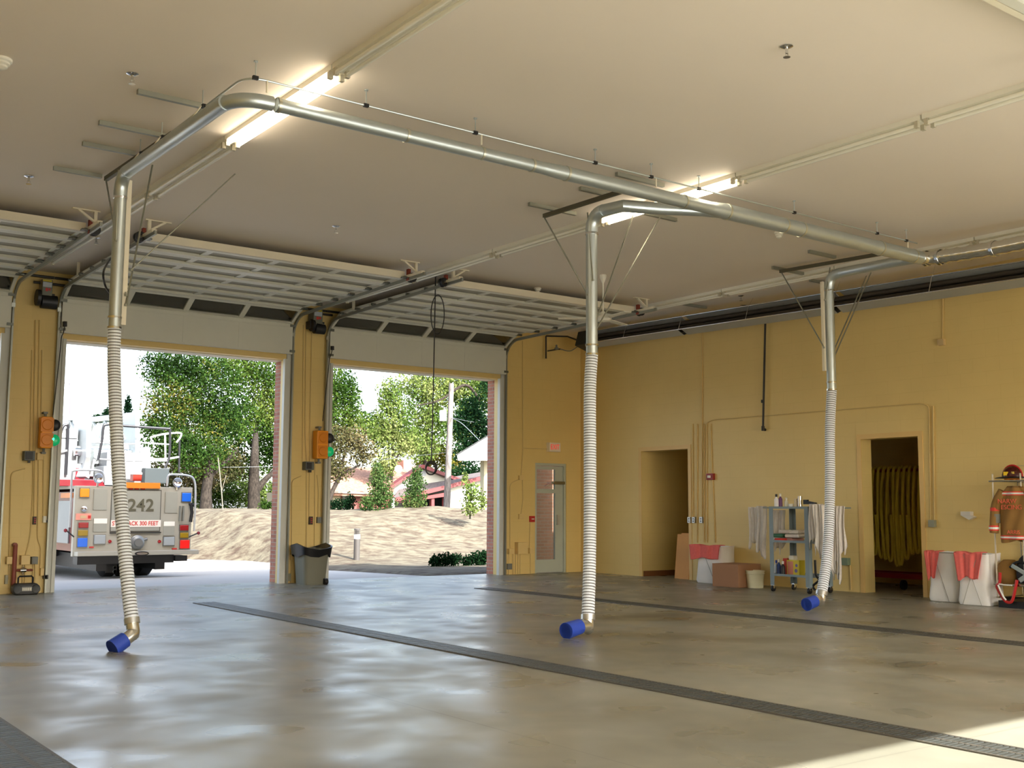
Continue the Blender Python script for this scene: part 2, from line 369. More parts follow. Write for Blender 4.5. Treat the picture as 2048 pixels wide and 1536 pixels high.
# corridor behind the first opening, hose room behind the second
def room(tagname, x1, y0, y1, h, m):
    st(B().box((T, y1, 0), (x1, y1+.12, h)).build('wall_%s_left' % tagname, m))
    st(B().box((T, y0-.12, 0), (x1, y0, h)).build('wall_%s_right' % tagname, m))
    st(B().box((x1, y0-.12, 0), (x1+.12, y1+.12, h)).build('wall_%s_back' % tagname, m))
    st(B().box((T-.02, y0-.12, h), (x1+.12, y1+.12, h+.1)).build('ceiling_%s' % tagname, CEIL))
room('corridor', 2.4, -3.95, O1[1]+.0, 2.7, YEL)
room('hose_room', 2.4, -8.4, -4.2, 2.9, YEL)
st(B().box((.02, O1[1]-.012, 0), (2.4, O1[1], .1)).box((2.388, -3.95, 0), (2.4, O1[1], .1)).build('baseboard_corridor', mat('brown_base', (132, 84, 48), .5)))
st(B().box((-.012, -18, 0), (0, -8.95, .1)).build('baseboard_right', BLACK))
# exit door
d = bpy.data.objects.new('door_4', None); COL.objects.link(d); st(d)
FR = mat('door_frame_grey', (186, 192, 178), .45)
x0, x1 = EX
B().box((x0, .02, 0), (x0+.05, .16, 2.18)).box((x1-.05, .02, 0), (x1, .16, 2.18)).box((x0, .02, 2.13), (x1, .16, 2.18)).build('door_frame', FR, d)
lf = B(); a, c = x0+.05, x1-.05
lf.box((a, .05, 0.01), (a+.03, .1, 2.12)).box((c-.2, .05, .01), (c, .1, 2.12)).box((a, .05, .01), (c, .1, .26)).box((a, .05, 2.06), (c, .1, 2.12)).box((a, .05, 1.58), (c, .1, 1.66))
lf.build('door_leaf', FR, d, bevel=.003)
B().box((a+.03, .07, .26), (c-.2, .08, 1.58)).box((a+.03, .07, 1.66), (c-.2, .08, 2.06)).build('glass_pane', GLASS, d)
B().box((c-.3, -.05, 1.76), (c-.02, .05, 1.82)).bar((c-.28, -.03, 1.79), (c-.42, .03, 1.72), .03, .015).build('door_closer', mat('closer_bronze', (130, 118, 86), .4, metal=.5), d, bevel=.004)
B().box((c-.17, .02, .95), (c-.1, .05, 1.15)).build('door_handle', ALU, d)
# brick screen wall standing outside the exit door
st(B().box((-1.05, 1.2, -.3), (.43, 1.42, 3)).build('wall_screen', BRICK))

# ---- raised sectional doors (front 1-3, rear 5-7)
PANELM = mat('door_infill_panel', (150, 147, 130), .5)
def raised_door(idx, x0, x1, ysign, y0, nsec=6):
    """ysign -1: room lies towards -Y from the wall face y0; +1 for the rear wall."""
    g = bpy.data.objects.new('door_%d' % idx, None); COL.objects.link(g); st(g)
    Y = lambda t: y0 + ysign*t
    a, c = x0-.05, x1+.05; zt = 4.61
    pb = B().box((a, Y(.07), 3.88), (c, Y(.12), 4.40)); w = (c-a)
    cols = [a + w*k/4 for k in range(5)]
    pb.box((a, Y(.12), 4.34), (c, Y(.13), 4.40)).box((a, Y(.12), 3.88), (c, Y(.127), 3.91))
    for x in cols[1:-1]: pb.box((x-.03, Y(.12), 3.91), (x+.03, Y(.125), 4.34))
    pb.build('bottom_section', DOORW, g, bevel=.003)
    # tilted section
    def section(name, p, q, first):
        """p,q: (t,z) ends of the section across the door's travel"""
        dt, dz = q[0]-p[0], q[1]-p[1]; L = math.hypot(dt, dz); u = (dt/L, dz/L); nn = (-u[1], u[0])
        fb = B()
        def slab(xa, xb, s0, s1, th0, th1, bld):
            P = [(p[0]+u[0]*s+nn[0]*t, p[1]+u[1]*s+nn[1]*t) for s, t in ((s0, th0), (s1, th0), (s1, th1), (s0, th1))]
            bld.prism([(Y(t), z) for t, z in P], 'x', xa, xb)
        rw = .05 if first else .085
        slab(a, c, 0.004, rw, -.012, .045, fb); slab(a, c, L-rw, L-.004, -.012, .045, fb)
        for i, x in enumerate(cols):
            ww = .045
            slab(max(a, x-ww), min(c, x+ww), rw-.01, L-rw+.01, .0 if first else .014, .045, fb)
        o = fb.build(name, DOORW, g)
        gb = B()
        for x, x2 in zip(cols[:-1], cols[1:]): slab(x+.04, x2-.04, rw-.01, L-rw+.01, .028, .036, gb)
        gb.build('pane' if first else 'panel', DGLASS if first else PANELM, o)
    section('section', (.09, 4.395), (.47, zt), True)
    t = .47
    for k in range(nsec):
        section('section', (t, zt), (t+.54, zt), False); t += .545
    LT_ = t+.55
    tb = B().box((a, Y(t), zt-.01), (c, Y(t+.05), zt+.09)); tb.build('top_seal', CREAM, g)
    # tracks, rollers
    for s, x in ((-1, a), (1, c)):
        tr = B(); xx = x+s*.035
        tr.box((xx-.012, Y(.04), .0), (xx+.012, Y(.1), 4.2))
        pth = [(xx, Y(.07), 4.2)] + [(xx, Y(.07+.38*(1-math.cos(q))), 4.2+.34*math.sin(q)) for q in [i*PI/16 for i in range(1, 9)]] + [(xx, Y(LT_), zt-.02)]
        for i in range(len(pth)-1): tr.bar(pth[i], pth[i+1], .028, .05)
        tr.build('track', TRACK, g)
        ro = B()
        for q in [.55+k*.545 for k in range(nsec+1)]:
            ro.cyl((xx-s*.06, Y(q), zt+.0), (xx+s*.015, Y(q), zt), .022, n=10).box((xx-s*.1, Y(q-.05), zt-.015), (xx-s*.03, Y(q+.05), zt+.0))
        for z in (4.37, 3.93): ro.box((xx-s*.09, Y(.13), z-.02), (xx-s*.0, Y(.15), z+.02))
        ro.build('roller', mat('roller_steel', (110, 112, 104), .4, metal=.7), g)
        # ceiling hangers
        hb = B(); yy = Y(LT_-.25)
        hb.box((xx+s*.05, yy-.025, H-.014), (xx-s*.27, yy+.025, H)); hb.box((xx-.018, yy-.02, zt), (xx+.018, yy+.02, H))
        hb.bar((xx, yy, zt+.05), (xx-s*.2, yy, H-.01), .035, .022); hb.box((xx-.03, Y(LT_-.6), zt-.005), (xx+.03, Y(LT_-.05), zt+.03))
        yy = Y(1.0); hb.box((xx-.016, yy-.02, zt), (xx+.016, yy+.02, H))
        hb.build('hanger', CREAM, g)
        sp = B(); yy = Y(LT_-.45)
        sp.box((xx-.02, yy-.03, zt-.05), (xx+.02, yy+.03, zt+.12)); sp.build('bumper_bracket', REDSP, g)
        B().lathe((xx+s*.05, yy, zt-.0), [(.02, -.05), (.065, -.05), (.07, -.03), (.05, -.02), (.05, .02), (.07, .03), (.065, .05), (.02, .05)], 16, (0, 1, 0)).build('cable_drum', BLACK, g)
    return g
for i, (a, c) in enumerate(BAYS): raised_door(i+1, a, c, -1, 0.)
for i, (a, c) in enumerate(BAYS): raised_door(i+5, a, c, 1, YB+.16, 8)
# torsion shafts above the openings
for i, (xa, xb) in enumerate(((-15.2, -10.5), (-10.5, -5.95), (-5.95, -1.8))):
    tag(B().cyl((xa, -.12, 4.70), (xb-.01, -.12, 4.70), .02, n=10).build('torsion_shaft', BLACKP),
        ['dark torsion shaft high on the wall over the leftmost bay', 'dark torsion shaft high on the wall over the fire truck bay', 'dark torsion shaft high on the wall over the right bay'][i], 'door shaft')

# ---- trench drains
GRATE = mat('cast_iron_grate', (74, 76, 72), .45, metal=.4, var=.2, vscale=14)
for i, (x, w, y1, lab) in enumerate(((-13.35, .3, -1.0, 'dark iron trench drain grate at bottom left corner of the floor'),
                             (-9.13, .29, -3.0, 'dark iron trench drain grate running across the middle of the floor'),
                             (-4.42, .29, -2.75, 'dark iron trench drain grate in the floor nearest the right wall'))):
    t = thing('trench_drain', lab, 'floor drain', (x, -10, 0), 'trench drains in the floor')
    y0 = -16.8
    B().box((x-w/2+.012, y0, .0005), (x+w/2-.012, y1, .003)).build('channel', BLACK, t)  # flat black plate on the floor, painted as the shaded hollow below the bars
    B().box((x-w/2, y0, 0), (x-w/2+.02, y1, .009)).box((x+w/2-.02, y0, 0), (x+w/2, y1, .009)).box((x-.012, y0, 0.002), (x+.012, y1, .008)).build('frame', mat('drain_edge', (92, 88, 80), .6, metal=.3), t)
    gb = B(); y = y0
    while y < y1-.03:
        for s in (-1, 1): gb.box((x+s*.012, y, .003), (x+s*(w/2-.02), y+.02, .0085))
        y += .036
    gb.build('grate', GRATE, t)

# ================================================================ CEILING ITEMS
# strip lights
def strip_light(x, y0, lit, label):
    L = 2.19; t = thing('strip_light', label, 'ceiling light', (x, y0, H), 'fluorescent strip lights on the ceiling')
    hb = B().prism([(x-.065, H), (x-.065, H-.045), (x-.03, H-.06), (x+.03, H-.06), (x+.065, H-.045), (x+.065, H)], 'y', y0+.01, y0+L-.01)
    hb.build('housing', WHITE, t)
    for s in (-1, 1):
        B().cyl((x+s*.05, y0+.07, H-.085), (x+s*.05, y0+L-.07, H-.085), .019, n=12).build('lamp_tube', LIT if lit else TUBEW, t, smooth=True)
    for yy in (y0+.05, y0+L-.05):
        for s in (-1, 1): B().box((x+s*.05-.018, yy-.018, H-.11), (x+s*.05+.018, yy+.018, H-.05)).build('lamp_holder', mat('lamp_holder', (190, 184, 164), .5), t)
for nx, (x, nm) in enumerate(((-10.83, 'left row'), (-6.09, 'middle row'), (-1.55, 'right row'))):
    for k in range(8):
        y0 = -1.02-2.19*(k+1)
        if nx == 2 and k > 6: continue
        lit = (k == 3 and nx < 2)
        word = ['first', 'second', 'third', 'fourth', 'fifth', 'sixth', 'seventh', 'eighth'][k]
        lab = ('brightly lit twin tube strip light in the %s behind the steel duct' % nm) if lit else 'unlit white twin tube strip light, %s in the %s from the door wall' % (word, nm)
        strip_light(x, y0, lit, lab)
# sprinkler heads
SPR = [((1573, 97), 'chrome sprinkler head at upper right of the ceiling'), ((265, 152), 'chrome sprinkler head left of the duct elbow'), ((58, 357), 'chrome sprinkler head at far left of ceiling above the left door'),
       ((672, 457), 'chrome sprinkler head in the middle of the ceiling over the truck bay door'), ((1010, 318), 'chrome sprinkler head just under the main duct'), ((193, 480), 'chrome sprinkler head over the pier by the truck bay'),
       ((1482, 596), 'chrome sprinkler head above the black gas pipe by the right wall')]
for (u, v), lab in SPR:
    p = F(u, v-5, H); t = thing('sprinkler_head', lab, 'sprinkler', p, 'sprinkler heads on the ceiling')
    B().lathe(p, [(.05, 0), (.05, -.006), (.02, -.02), (.012, -.02)], 16).build('escutcheon', CHROME, t, smooth=True)
    B().cyl(p+Vector((0, 0, -.015)), p+Vector((0, 0, -.06)), .012, n=8).cyl(p+Vector((0, 0, -.085)), p+Vector((0, 0, -.09)), .028, n=14).bar(p+Vector((-.016, 0, -.055)), p+Vector((-.012, 0, -.087)), .004).bar(p+Vector((.016, 0, -.055)), p+Vector((.012, 0, -.087)), .004).build('deflector', CHROME, t)
for (u, v), r, lab in (((2, 118), .085, 'white round ceiling detector at the left picture edge'), ((1075, 576), .06, 'small white round detector on the ceiling left of the fan'), ((1558, 464), .06, 'small white round detector on ceiling below the main duct')):
    p = F(u, v, H)
    tag(B().lathe(p, [(r, 0), (r, -.02), (r*.8, -.03), (r*.82, -.045), (r*.6, -.055), (r*.6, -.07), (r*.3, -.085), (.001, -.087)], 24).build('smoke_detector', WHITE, smooth=True), lab, 'smoke detector')

# ---- exhaust duct
DZ = 4.48; DY = -9.46
DX1 = -2.33; CX = -11.50
H1 = Vector((-11.59, -6.74, DZ)); H2 = Vector((-7.04, -8.49, DZ)); H3 = Vector((-2.39, -8.08, DZ))
duct = thing('exhaust_duct', 'galvanised main exhaust duct hung under the ceiling across the bays', 'duct', (-7, DY, DZ))
def collar(b, p, d, r): b.cyl(Vector(p)-Vector(d)*.012, Vector(p)+Vector(d)*.012, r+.006, n=20)
b = B()
b.tube([(CX+.28, DY, DZ), (-8.5, DY, DZ)], .057, 20); b.tube([(-8.5, DY, DZ), (-8.3, DY, DZ), (-6.2, DY, DZ)], .066, 20, radii=[.057, .068, .068])
b.tube([(-6.2, DY, DZ), (-6.0, DY, DZ), (DX1, DY, DZ)], .085, 20, radii=[.068, .085, .085])
b.build('main_pipe', GALV, duct, smooth=True)
for x, r in ((-11.2, .057), (-10.0, .057), (-9.2, .057), (-8.62, .057), (-8.2, .068), (-6.6, .068), (-5.95, .085), (-5.0, .085), (-4.7, .085), (-3.2, .085), (-2.5, .085)):
    cb = B(); collar(cb, (x, DY, DZ), (1, 0, 0), r); cb.build('pipe_clamp', mat('clamp_steel', (205, 205, 190), .3, metal=.9), duct, smooth=True)
b = B(); c0 = (CX-.05, DY, DZ)
b.tube(arc_corner((CX+.4, DY, DZ), c0, (H1.x, -8, DZ), .30, 10), .059, 20); b.build('corner_elbow', GALV, duct, smooth=True)
# flexible adjustable section going back towards the fan
fx = bez([(DX1, DY, DZ), (-2.2, DY-.12, DZ), (-2.08, DY-.75, DZ), (-2.0, DY-1.5, DZ+.02), (-1.9, DY-2.6, DZ+.05), (-1.75, -13.6, DZ+.06)], 14)
rad = [.085 + (.012 if (i % 3 == 0 and i > 14) else 0) for i in range(len(fx))]
B().tube(fx, .09, 20, radii=rad).build('flexible_section', mat('bright_galvanised', (220, 220, 215), .2, metal=1), duct, smooth=True)
for p in (fx[8], fx[16], fx[30]): B().lathe(p, [(.095, -.02), (.105, -.02), (.105, .02), (.095, .02)], 20, (.1, 1, 0)).build('pipe_clamp', CHROME, duct)

# conduit / suspension line above the duct
cl = thing('suspension_line', 'thin galvanised pipe line hung above the main duct on rods', 'pipe', (-7, DY, 4.66))
ZL = 4.66
p0 = [(H1.x+.12, H1.y-.3, ZL), (CX+.02, DY+.25, ZL), (CX+.2, DY, ZL), (-2.4, DY, ZL)]
pth = [Vector(p0[0])]+arc_corner(p0[0], (CX+.02, DY, ZL), p0[3], .2, 8)+[Vector(p0[3])]
B().tube(pth, .009, 8).build('pipe', GALV, cl, smooth=True)
rodx = [-11.4, -10.4, -9.27, -7.83, -7.07, -6.37, -4.81, -3.24, -2.63]
for x in rodx:
    B().cyl((x, DY, ZL), (x, DY, H), .005, n=6).cyl((x, DY, H-.01), (x, DY, H), .018, n=8).build('hanger_rod', GALV, cl)
    B().cbox((x, DY, ZL), (.045, .028, .028)).build('clamp_knob', BLACK, cl)
for x in (-11.3, -9.2, -7.0, -2.6): B().tube([(x, DY, ZL), (x, DY, DZ+.08)], .008, 6).build('strap', CREAM, cl)
for yy in (-8.6, -7.6, -7.0):
    B().cyl((H1.x+.09, yy, ZL), (H1.x+.09, yy, H), .005, n=6).build('hanger_rod', GALV, cl); B().cbox((H1.x+.1, yy, ZL), (.03, .045, .03)).build('clamp_knob', BLACK, cl); B().tube([(H1.x+.08, yy, ZL), (H1.x, yy, DZ+.05)], .007, 6).build('strap', CREAM, cl)

# ---- exhaust drops with hoses
def exhaust_drop(label, Hc, rp, branch, joint_v, flex, hook, rings_lab=None):
    t = thing('exhaust_hose', label, 'exhaust hose', (Hc.x, Hc.y, 0), 'exhaust hoses hanging in the bays')
    # branch pipe from the duct to the top elbow
    b = B(); b.tube(branch, rp, 20); b.build('branch_pipe', GALV, t, smooth=True)
    b = B(); b.tube(arc_corner(branch[-2], Hc, (Hc.x, Hc.y, 3), .2, 8), rp+.002, 20).build('top_elbow', GALV, t, smooth=True)
    zj = joint_v
    B().tube([(Hc.x, Hc.y, DZ-.2), (Hc.x, Hc.y, zj)], rp-.003, 20).build('riser_pipe', GALV, t, smooth=True)
    for z in (DZ-.22, zj+.12, zj+.02): B().cyl((Hc.x, Hc.y, z-.01), (Hc.x, Hc.y, z+.01), rp+.006, n=18).build('pipe_clamp', CHROME, t, smooth=True)
    # corrugated hose
    path = bez([(Hc.x, Hc.y, zj+.02)]+[tuple(p) for p in flex], 60)
    # resample evenly
    Ls = [0]
    for i in range(1, len(path)): Ls.append(Ls[-1]+(path[i]-path[i-1]).length)
    tot = Ls[-1]; pitch = .03; nr = int(tot/pitch); pts = []; rad = []; ks = []; i = 0
    def at(s):
        nonlocal i
        while i < len(Ls)-2 and Ls[i+1] < s: i += 1
        f = (s-Ls[i])/max(1e-9, Ls[i+1]-Ls[i]); return path[i].lerp(path[i+1], max(0, min(1, f)))
    for k in range(nr):
        for fr, r in ((0, .0), (.1, .005), (.6, .005), (.7, .0)):
            pts.append(at((k+fr)*pitch)); rad.append(rp-.004+r)
    B().tube(pts, rp, 18, radii=rad, kf=lambda i: 0 if i % 4 in (0, 1, 2) and (i % 4 != 3) else 1).build('hose', [HOSEW, HOSED], t, smooth=False)
    end = path[-1]; d0 = (path[-1]-path[-4]).normalized()
    B().cyl(end-d0*.03, end+d0*.02, rp+.008, n=18).build('hose_clamp', ALU, t, smooth=True)
    # nozzle elbow + blue rubber cuff
    el = bez([tuple(end), tuple(end+d0*.1), tuple(hook[0]), tuple(hook[1])], 6)
    B().tube(el, rp-.003, 18).build('nozzle_elbow', mat('nozzle_steel', (214, 212, 204), .26, metal=.9), t, smooth=True)
    d1 = (Vector(hook[2])-Vector(hook[1])).normalized(); q0 = Vector(hook[1])-d1*.02; q1 = Vector(hook[2])
    B().tube([q0, q1, q1, q0+d1*.02], rp, 20, caps=False, radii=[rp+.01, rp+.016, rp+.008, rp-.001]).build('cuff', BLUE, t, smooth=True)
    return t
rp = .062
def hp(u, v, y): return YP(u, v, y)
jz = YP(232, 660, H1.y).z
exhaust_drop('white ribbed exhaust hose with blue cuff hanging in front of the fire truck', H1, .062,
    [(CX-.06, DY+.2, DZ), (H1.x, H1.y-.18, DZ), tuple(H1)][:2]+[(H1.x, H1.y-.18, DZ)], jz,
    [hp(228, 720, -6.75), hp(231, 820, -6.85), hp(237, 940, -6.95), hp(246, 1060, -7.1), hp(256, 1170, -7.25), hp(264, 1243, -7.35)],
    [hp(262, 1270, -7.4), hp(246, 1282, -7.42), hp(224, 1297, -7.45)])
jz = YP(1180, 712, H2.y).z
exhaust_drop('white ribbed exhaust hose with blue cuff hanging straight in the middle bay', H2, .066,
    [(-5.9, DY+.02, DZ), (-6.2, DY+.12, DZ), (-6.62, -9.1, DZ), (H2.x+.05, -8.95, DZ), (H2.x, H2.y-.18, DZ), (H2.x, H2.y-.18, DZ)], jz,
    [hp(1180, 780, -8.5), hp(1180, 900, -8.55), hp(1180, 1020, -8.62), hp(1179, 1130, -8.7), hp(1176, 1236, -8.8)],
    [hp(1172, 1252, -8.83), hp(1156, 1254, -8.85), hp(1132, 1262, -8.9)])
jz = YP(1658, 782, H3.y).z
exhaust_drop('white ribbed exhaust hose with blue cuff in front of the wire cart', H3, .066,
    [(DX1-.02, DY+.05, DZ), (H3.x+.0, DY+.4, DZ), (H3.x, H3.y-.18, DZ), (H3.x, H3.y-.18, DZ)], jz,
    [hp(1660, 860, -8.1), hp(1660, 960, -8.14), hp(1658, 1060, -8.2), hp(1652, 1130, -8.26), hp(1643, 1188, -8.3)],
    [hp(1636, 1199, -8.31), hp(1627, 1203, -8.32), hp(1613, 1209, -8.33)])

# ---- strut frames that brace each drop
def strut_frame(label, cross, longp, rods, ch):
    t = thing('strut_frame', label, 'support frame', (longp[0].x, longp[0].y, H), 'strut frames bracing the exhaust hoses')
    for a, c in cross:
        B().bar(a, c, .042, .042).build('cross_channel', GALV2, t)
    B().bar(longp[0], longp[1], .042, .045).build('long_channel', mat('zinc_strut_dark', (96, 94, 80), .5, metal=.5), t)
    for a, c in rods:
        B().bar(a, c, .014, .010).cyl(Vector(c)-Vector((0, 0, .01)), Vector(c)+Vector((0, 0, .01)), .014, n=8).build('brace_rod', GALV2, t)
    B().box(*ch).build('vertical_channel', CREAM, t)
zc = H-.022
def FF(u, v, z=zc): return F(u, v, z)
def flat(p, q): q = Vector(q); q.y = p.y; return (p, q)
strut_frame('zinc strut frame fixed to the ceiling around the left exhaust hose',
    [flat(FF(275, 183), FF(405, 208)), flat(FF(198, 245), FF(340, 270)), flat(FF(165, 287), FF(275, 303)), flat(FF(107, 336), FF(205, 352))],
    (F(212, 358, 4.735), F(345, 268, 4.735)),
    [(F(212, 360, 4.72), YP(252, 590, H1.y)), (F(470, 348, 4.79), YP(262, 540, H1.y)), (F(305, 330, 4.72), YP(252, 610, H1.y)), (YP(237, 340, H1.y), YP(232, 480, H1.y-.07)),],
    ((H1.x+.07, H1.y+.02, 3.02), (H1.x+.115, H1.y+.065, DZ-.02)))
strut_frame('zinc strut frame fixed to the ceiling around the middle exhaust hose',
    [flat(FF(1058, 408), FF(1150, 428)), flat(FF(1160, 377), FF(1222, 390)), flat(FF(1233, 348), FF(1330, 370)), flat(FF(1285, 425), FF(1352, 440))],
    (F(1088, 432, 4.735), F(1262, 377, 4.735)),
    [(F(1088, 434, 4.72), YP(1176, 590, H2.y)), (F(1270, 420, 4.75), YP(1192, 640, H2.y)), (F(1320, 434, 4.75), YP(1192, 660, H2.y)), (YP(1175, 425, H2.y), YP(1186, 560, H2.y-.07))],
    ((H2.x+.05, H2.y+.03, 3.0), (H2.x+.09, H2.y+.07, DZ-.02)))
strut_frame('zinc strut frame fixed to the ceiling around the right exhaust hose',
    [flat(FF(1545, 535), FF(1605, 550)), flat(FF(1618, 503), FF(1668, 515))],
    (F(1560, 543, 4.735), F(1760, 508, 4.735)),
    [(F(1563, 545, 4.72), YP(1648, 695, H3.y)), (F(1733, 552, 4.70), YP(1668, 700, H3.y)), (F(1742, 545, 4.70), YP(1668, 715, H3.y)), (YP(1660, 535, H3.y), YP(1650, 600, H3.y-.07))],
    ((H3.x-.11, H3.y+.02, 3.15), (H3.x-.075, H3.y+.06, DZ-.1)))
for (a, c), lab in ((((1366, 608), (1410, 616)), 'short zinc channel on the ceiling above the gas pipe'), (((1620, 560), (1648, 567)), 'short zinc channel on the ceiling behind the right hose')):
    p, q = flat(FF(*a), FF(*c)); tag(B().bar(p, q, .04, .04).build('ceiling_channel', GALV2), lab, 'metal channel')

# ---- ceiling fan
fp = F(1206, 550, H); hubz = YP(1206, 632, fp.y).z
t = thing('ceiling_fan', 'white ceiling fan hanging behind the middle exhaust hose', 'ceiling fan', fp)
B().lathe(fp, [(.05, 0), (.05, -.04), (.02, -.12)], 16).build('canopy', WHITE, t, smooth=True)
B().cyl(fp+Vector((0, 0, -.1)), (fp.x, fp.y, hubz), .012, n=8).build('downrod', WHITE, t)
B().lathe((fp.x, fp.y, hubz), [(.02, .07), (.04, .05), (.04, .0), (.11, -.01), (.13, -.04), (.1, -.08), (.001, -.09)], 20).build('motor', WHITE, t, smooth=True)
for k in range(3):
    a = k*2*PI/3+.35; dv = Vector((math.cos(a), math.sin(a), 0)); c = Vector((fp.x, fp.y, hubz-.04))
    B().bar(c+dv*.1, c+dv*.68, .12, .008).build('blade', WHITE, t)

# ---- radiant tube heater along the right wall
HX = -.62
ya = XP(1185, 681, HX); yb = XP(2048, 551, HX)
sl = (yb.z-ya.z)/(yb.y-ya.y)
def hz(y): return ya.z + sl*(y-ya.y)
y0, y1 = ya.y, -14.
ht = thing('tube_heater', 'long dark radiant tube heater with steel reflector along the right wall', 'heater', (HX, -6, 4.3))
prof = [(-.13, -.15), (-.12, .02), (-.07, .10), (.05, .14), (.15, .04), (.13, -.15)]
R45 = math.radians(-110)
def heat_poly(y, pr):
    return [(HX+p*math.cos(R45)-q*math.sin(R45), y, hz(y)+p*math.sin(R45)+q*math.cos(R45)) for p, q in pr]
rf = B(); segs = [(y0, -3.6), (-3.7, -6.9), (-7.0, -10.3), (-10.4, y1)]
for a, c in segs:
    A, Cc = heat_poly(a, prof), heat_poly(c, prof)
    rf.add(A+Cc, [(i, i+1, i+7, i+6) for i in range(5)])
for e_ in (0, 5):
    B().tube([heat_poly(y0, [prof[e_]])[0], heat_poly(y1, [prof[e_]])[0]], .009, 8).build('rim', CHROME, ht, smooth=True)
B().add([tuple(heat_poly(y, [q])[0]) for y in (y0, y1) for q in ((-.112, -.02), (-.065, .09), (.045, .12), (.12, -.02))], [(0, 1, 5, 4), (1, 2, 6, 5), (2, 3, 7, 6)]).build('inner_lining', mat('heater_inner', (104, 97, 84), .5, metal=.3), ht)
rf.build('reflector', mat('heater_reflector', (176, 177, 172), .5, metal=.35), ht, solid=.006)
for s in (-.06, .035):
    B().tube([heat_poly(y0, [(s, -.03)])[0], heat_poly(y1, [(s, -.03)])[0]], .034, 14).build('burner_tube', mat('heater_tube', (66, 58, 48), .7, metal=.2), ht, smooth=True)
for y in (-2.2, -3.65, -5.2, -6.95, -8.6, -10.35):
    P = heat_poly(y, [(-.13, -.155), (.13, -.155), (.0, -.02)]); B().bar(P[0], P[1], .012, .02).tube([P[0], (HX, y, H)], .004, 6).build('wire_hanger', CHROME, ht)
B().cbox((HX, y0+.14, hz(y0)+.0), (.36, .3, .3), ry=0.3).build('burner_box', mat('burner_black', (28, 34, 30), .5), ht, bevel=.01)
B().cyl((HX, y0+.29, hz(y0)), (HX, y0+.45, hz(y0)+.02), .035, n=12).build('air_intake', CHROME, ht)
# gas pipe
gp = thing('gas_pipe', 'black gas pipe running along the top of the right wall', 'pipe', (0, -3, 4.6))
P = [XP(1190, 656, -.3), XP(1478, 608, -.3), XP(1530, 622, -.06)]
B().tube([P[0], P[1], P[2], (-.06, P[2].y, 4.45), XP(1526, 858, -.06)], .018, 10).build('pipe', BLACKP, gp)
e = XP(1526, 858, -.06)
B().lathe(e+Vector((0, 0, -.0)), [(.024, .05), (.028, .05), (.028, -.03), (.001, -.03)], 10).cyl(e, (0, e.y, e.z-.01), .024, n=10).cyl(e+Vector((0, 0, .45)), e+Vector((0, 0, .5)), .025, n=10).build('fitting', BLACKP, gp)
g2 = thing('gas_branch', 'black gas drop with small valve beside the heater on the front wall', 'pipe', (-.9, -.1, 4.5))
q0 = YP(1092, 672, -.12); q1 = YP(1092, 717, -.12); q2 = YP(1130, 695, -.12); q3 = YP(1095, 702, -.12)
B().tube([q0, q1], .016, 8).tube([q0, YP(1135, 673, -.4), (HX-.05, y0+.35, hz(y0)+.03)], .016, 8).tube([q3, YP(1120, 698, -.2)], .013, 8).build('pipe', BLACKP, g2)
B().lathe(YP(1113, 696, -.2), [(.001, -.04), (.04, -.03), (.045, 0), (.02, .02), (.02, .06), (.001, .07)], 12).tube(bez([YP(1120, 698, -.2), YP(1140, 702, -.35), (HX-.1, y0+.3, hz(y0)-.08)], 5), .01, 6).build('valve', GREYB, g2)

# ---- cord drop
c0 = F(871, 547, H)
t = thing('cord_drop', 'black power cord hanging from the ceiling with two loops', 'cord', c0)
zc1 = YP(862, 925, c0.y).z; zt = YP(871, 590, c0.y).z; zb = YP(871, 668, c0.y).z
B().cyl(c0, c0+Vector((0, 0, -.05)), .025, n=10).build('ceiling_knob', BLACK, t)
B().tube([c0, (c0.x, c0.y, zt), (c0.x-.01, c0.y, (zt+zc1)/2), (c0.x-.03, c0.y, zc1)], .009, 6).build('cord', BLACK, t)
ex, ey = Vector((RT[0], RT[1], 0)).normalized(), Vector((0, 0, 1))
mid = Vector((c0.x, c0.y, (zt+zb)/2))+ex*.04; hh = (zt-zb)/2
B().tube([mid+ex*math.cos(a)*.1+ey*math.sin(a)*hh for a in [i*2*PI/28 for i in range(28)]], .008, 6, closed=True).build('cord_loop', BLACK, t)
lc = Vector((c0.x-.03, c0.y, zc1-.08))
b = B()
for k in range(3): b.tube([lc+ex*math.cos(a)*(.085-.008*k)+ey*math.sin(a)*(.1-.01*k)+Vector((0, .01*k, -.01*k)) for a in [i*2*PI/24 for i in range(24)]], .009, 6, closed=True)
b.build('coil', BLACK, t)
# balancer loop at the left hose
tag(B().tube(bez([F(228, 508, 4.6), YP(208, 540, -5.), YP(210, 570, -5.), YP(222, 590, -5.)], 8), .012, 6).build('looped_cord', BLACK), 'black looped cord hanging behind the left exhaust riser', 'cord')


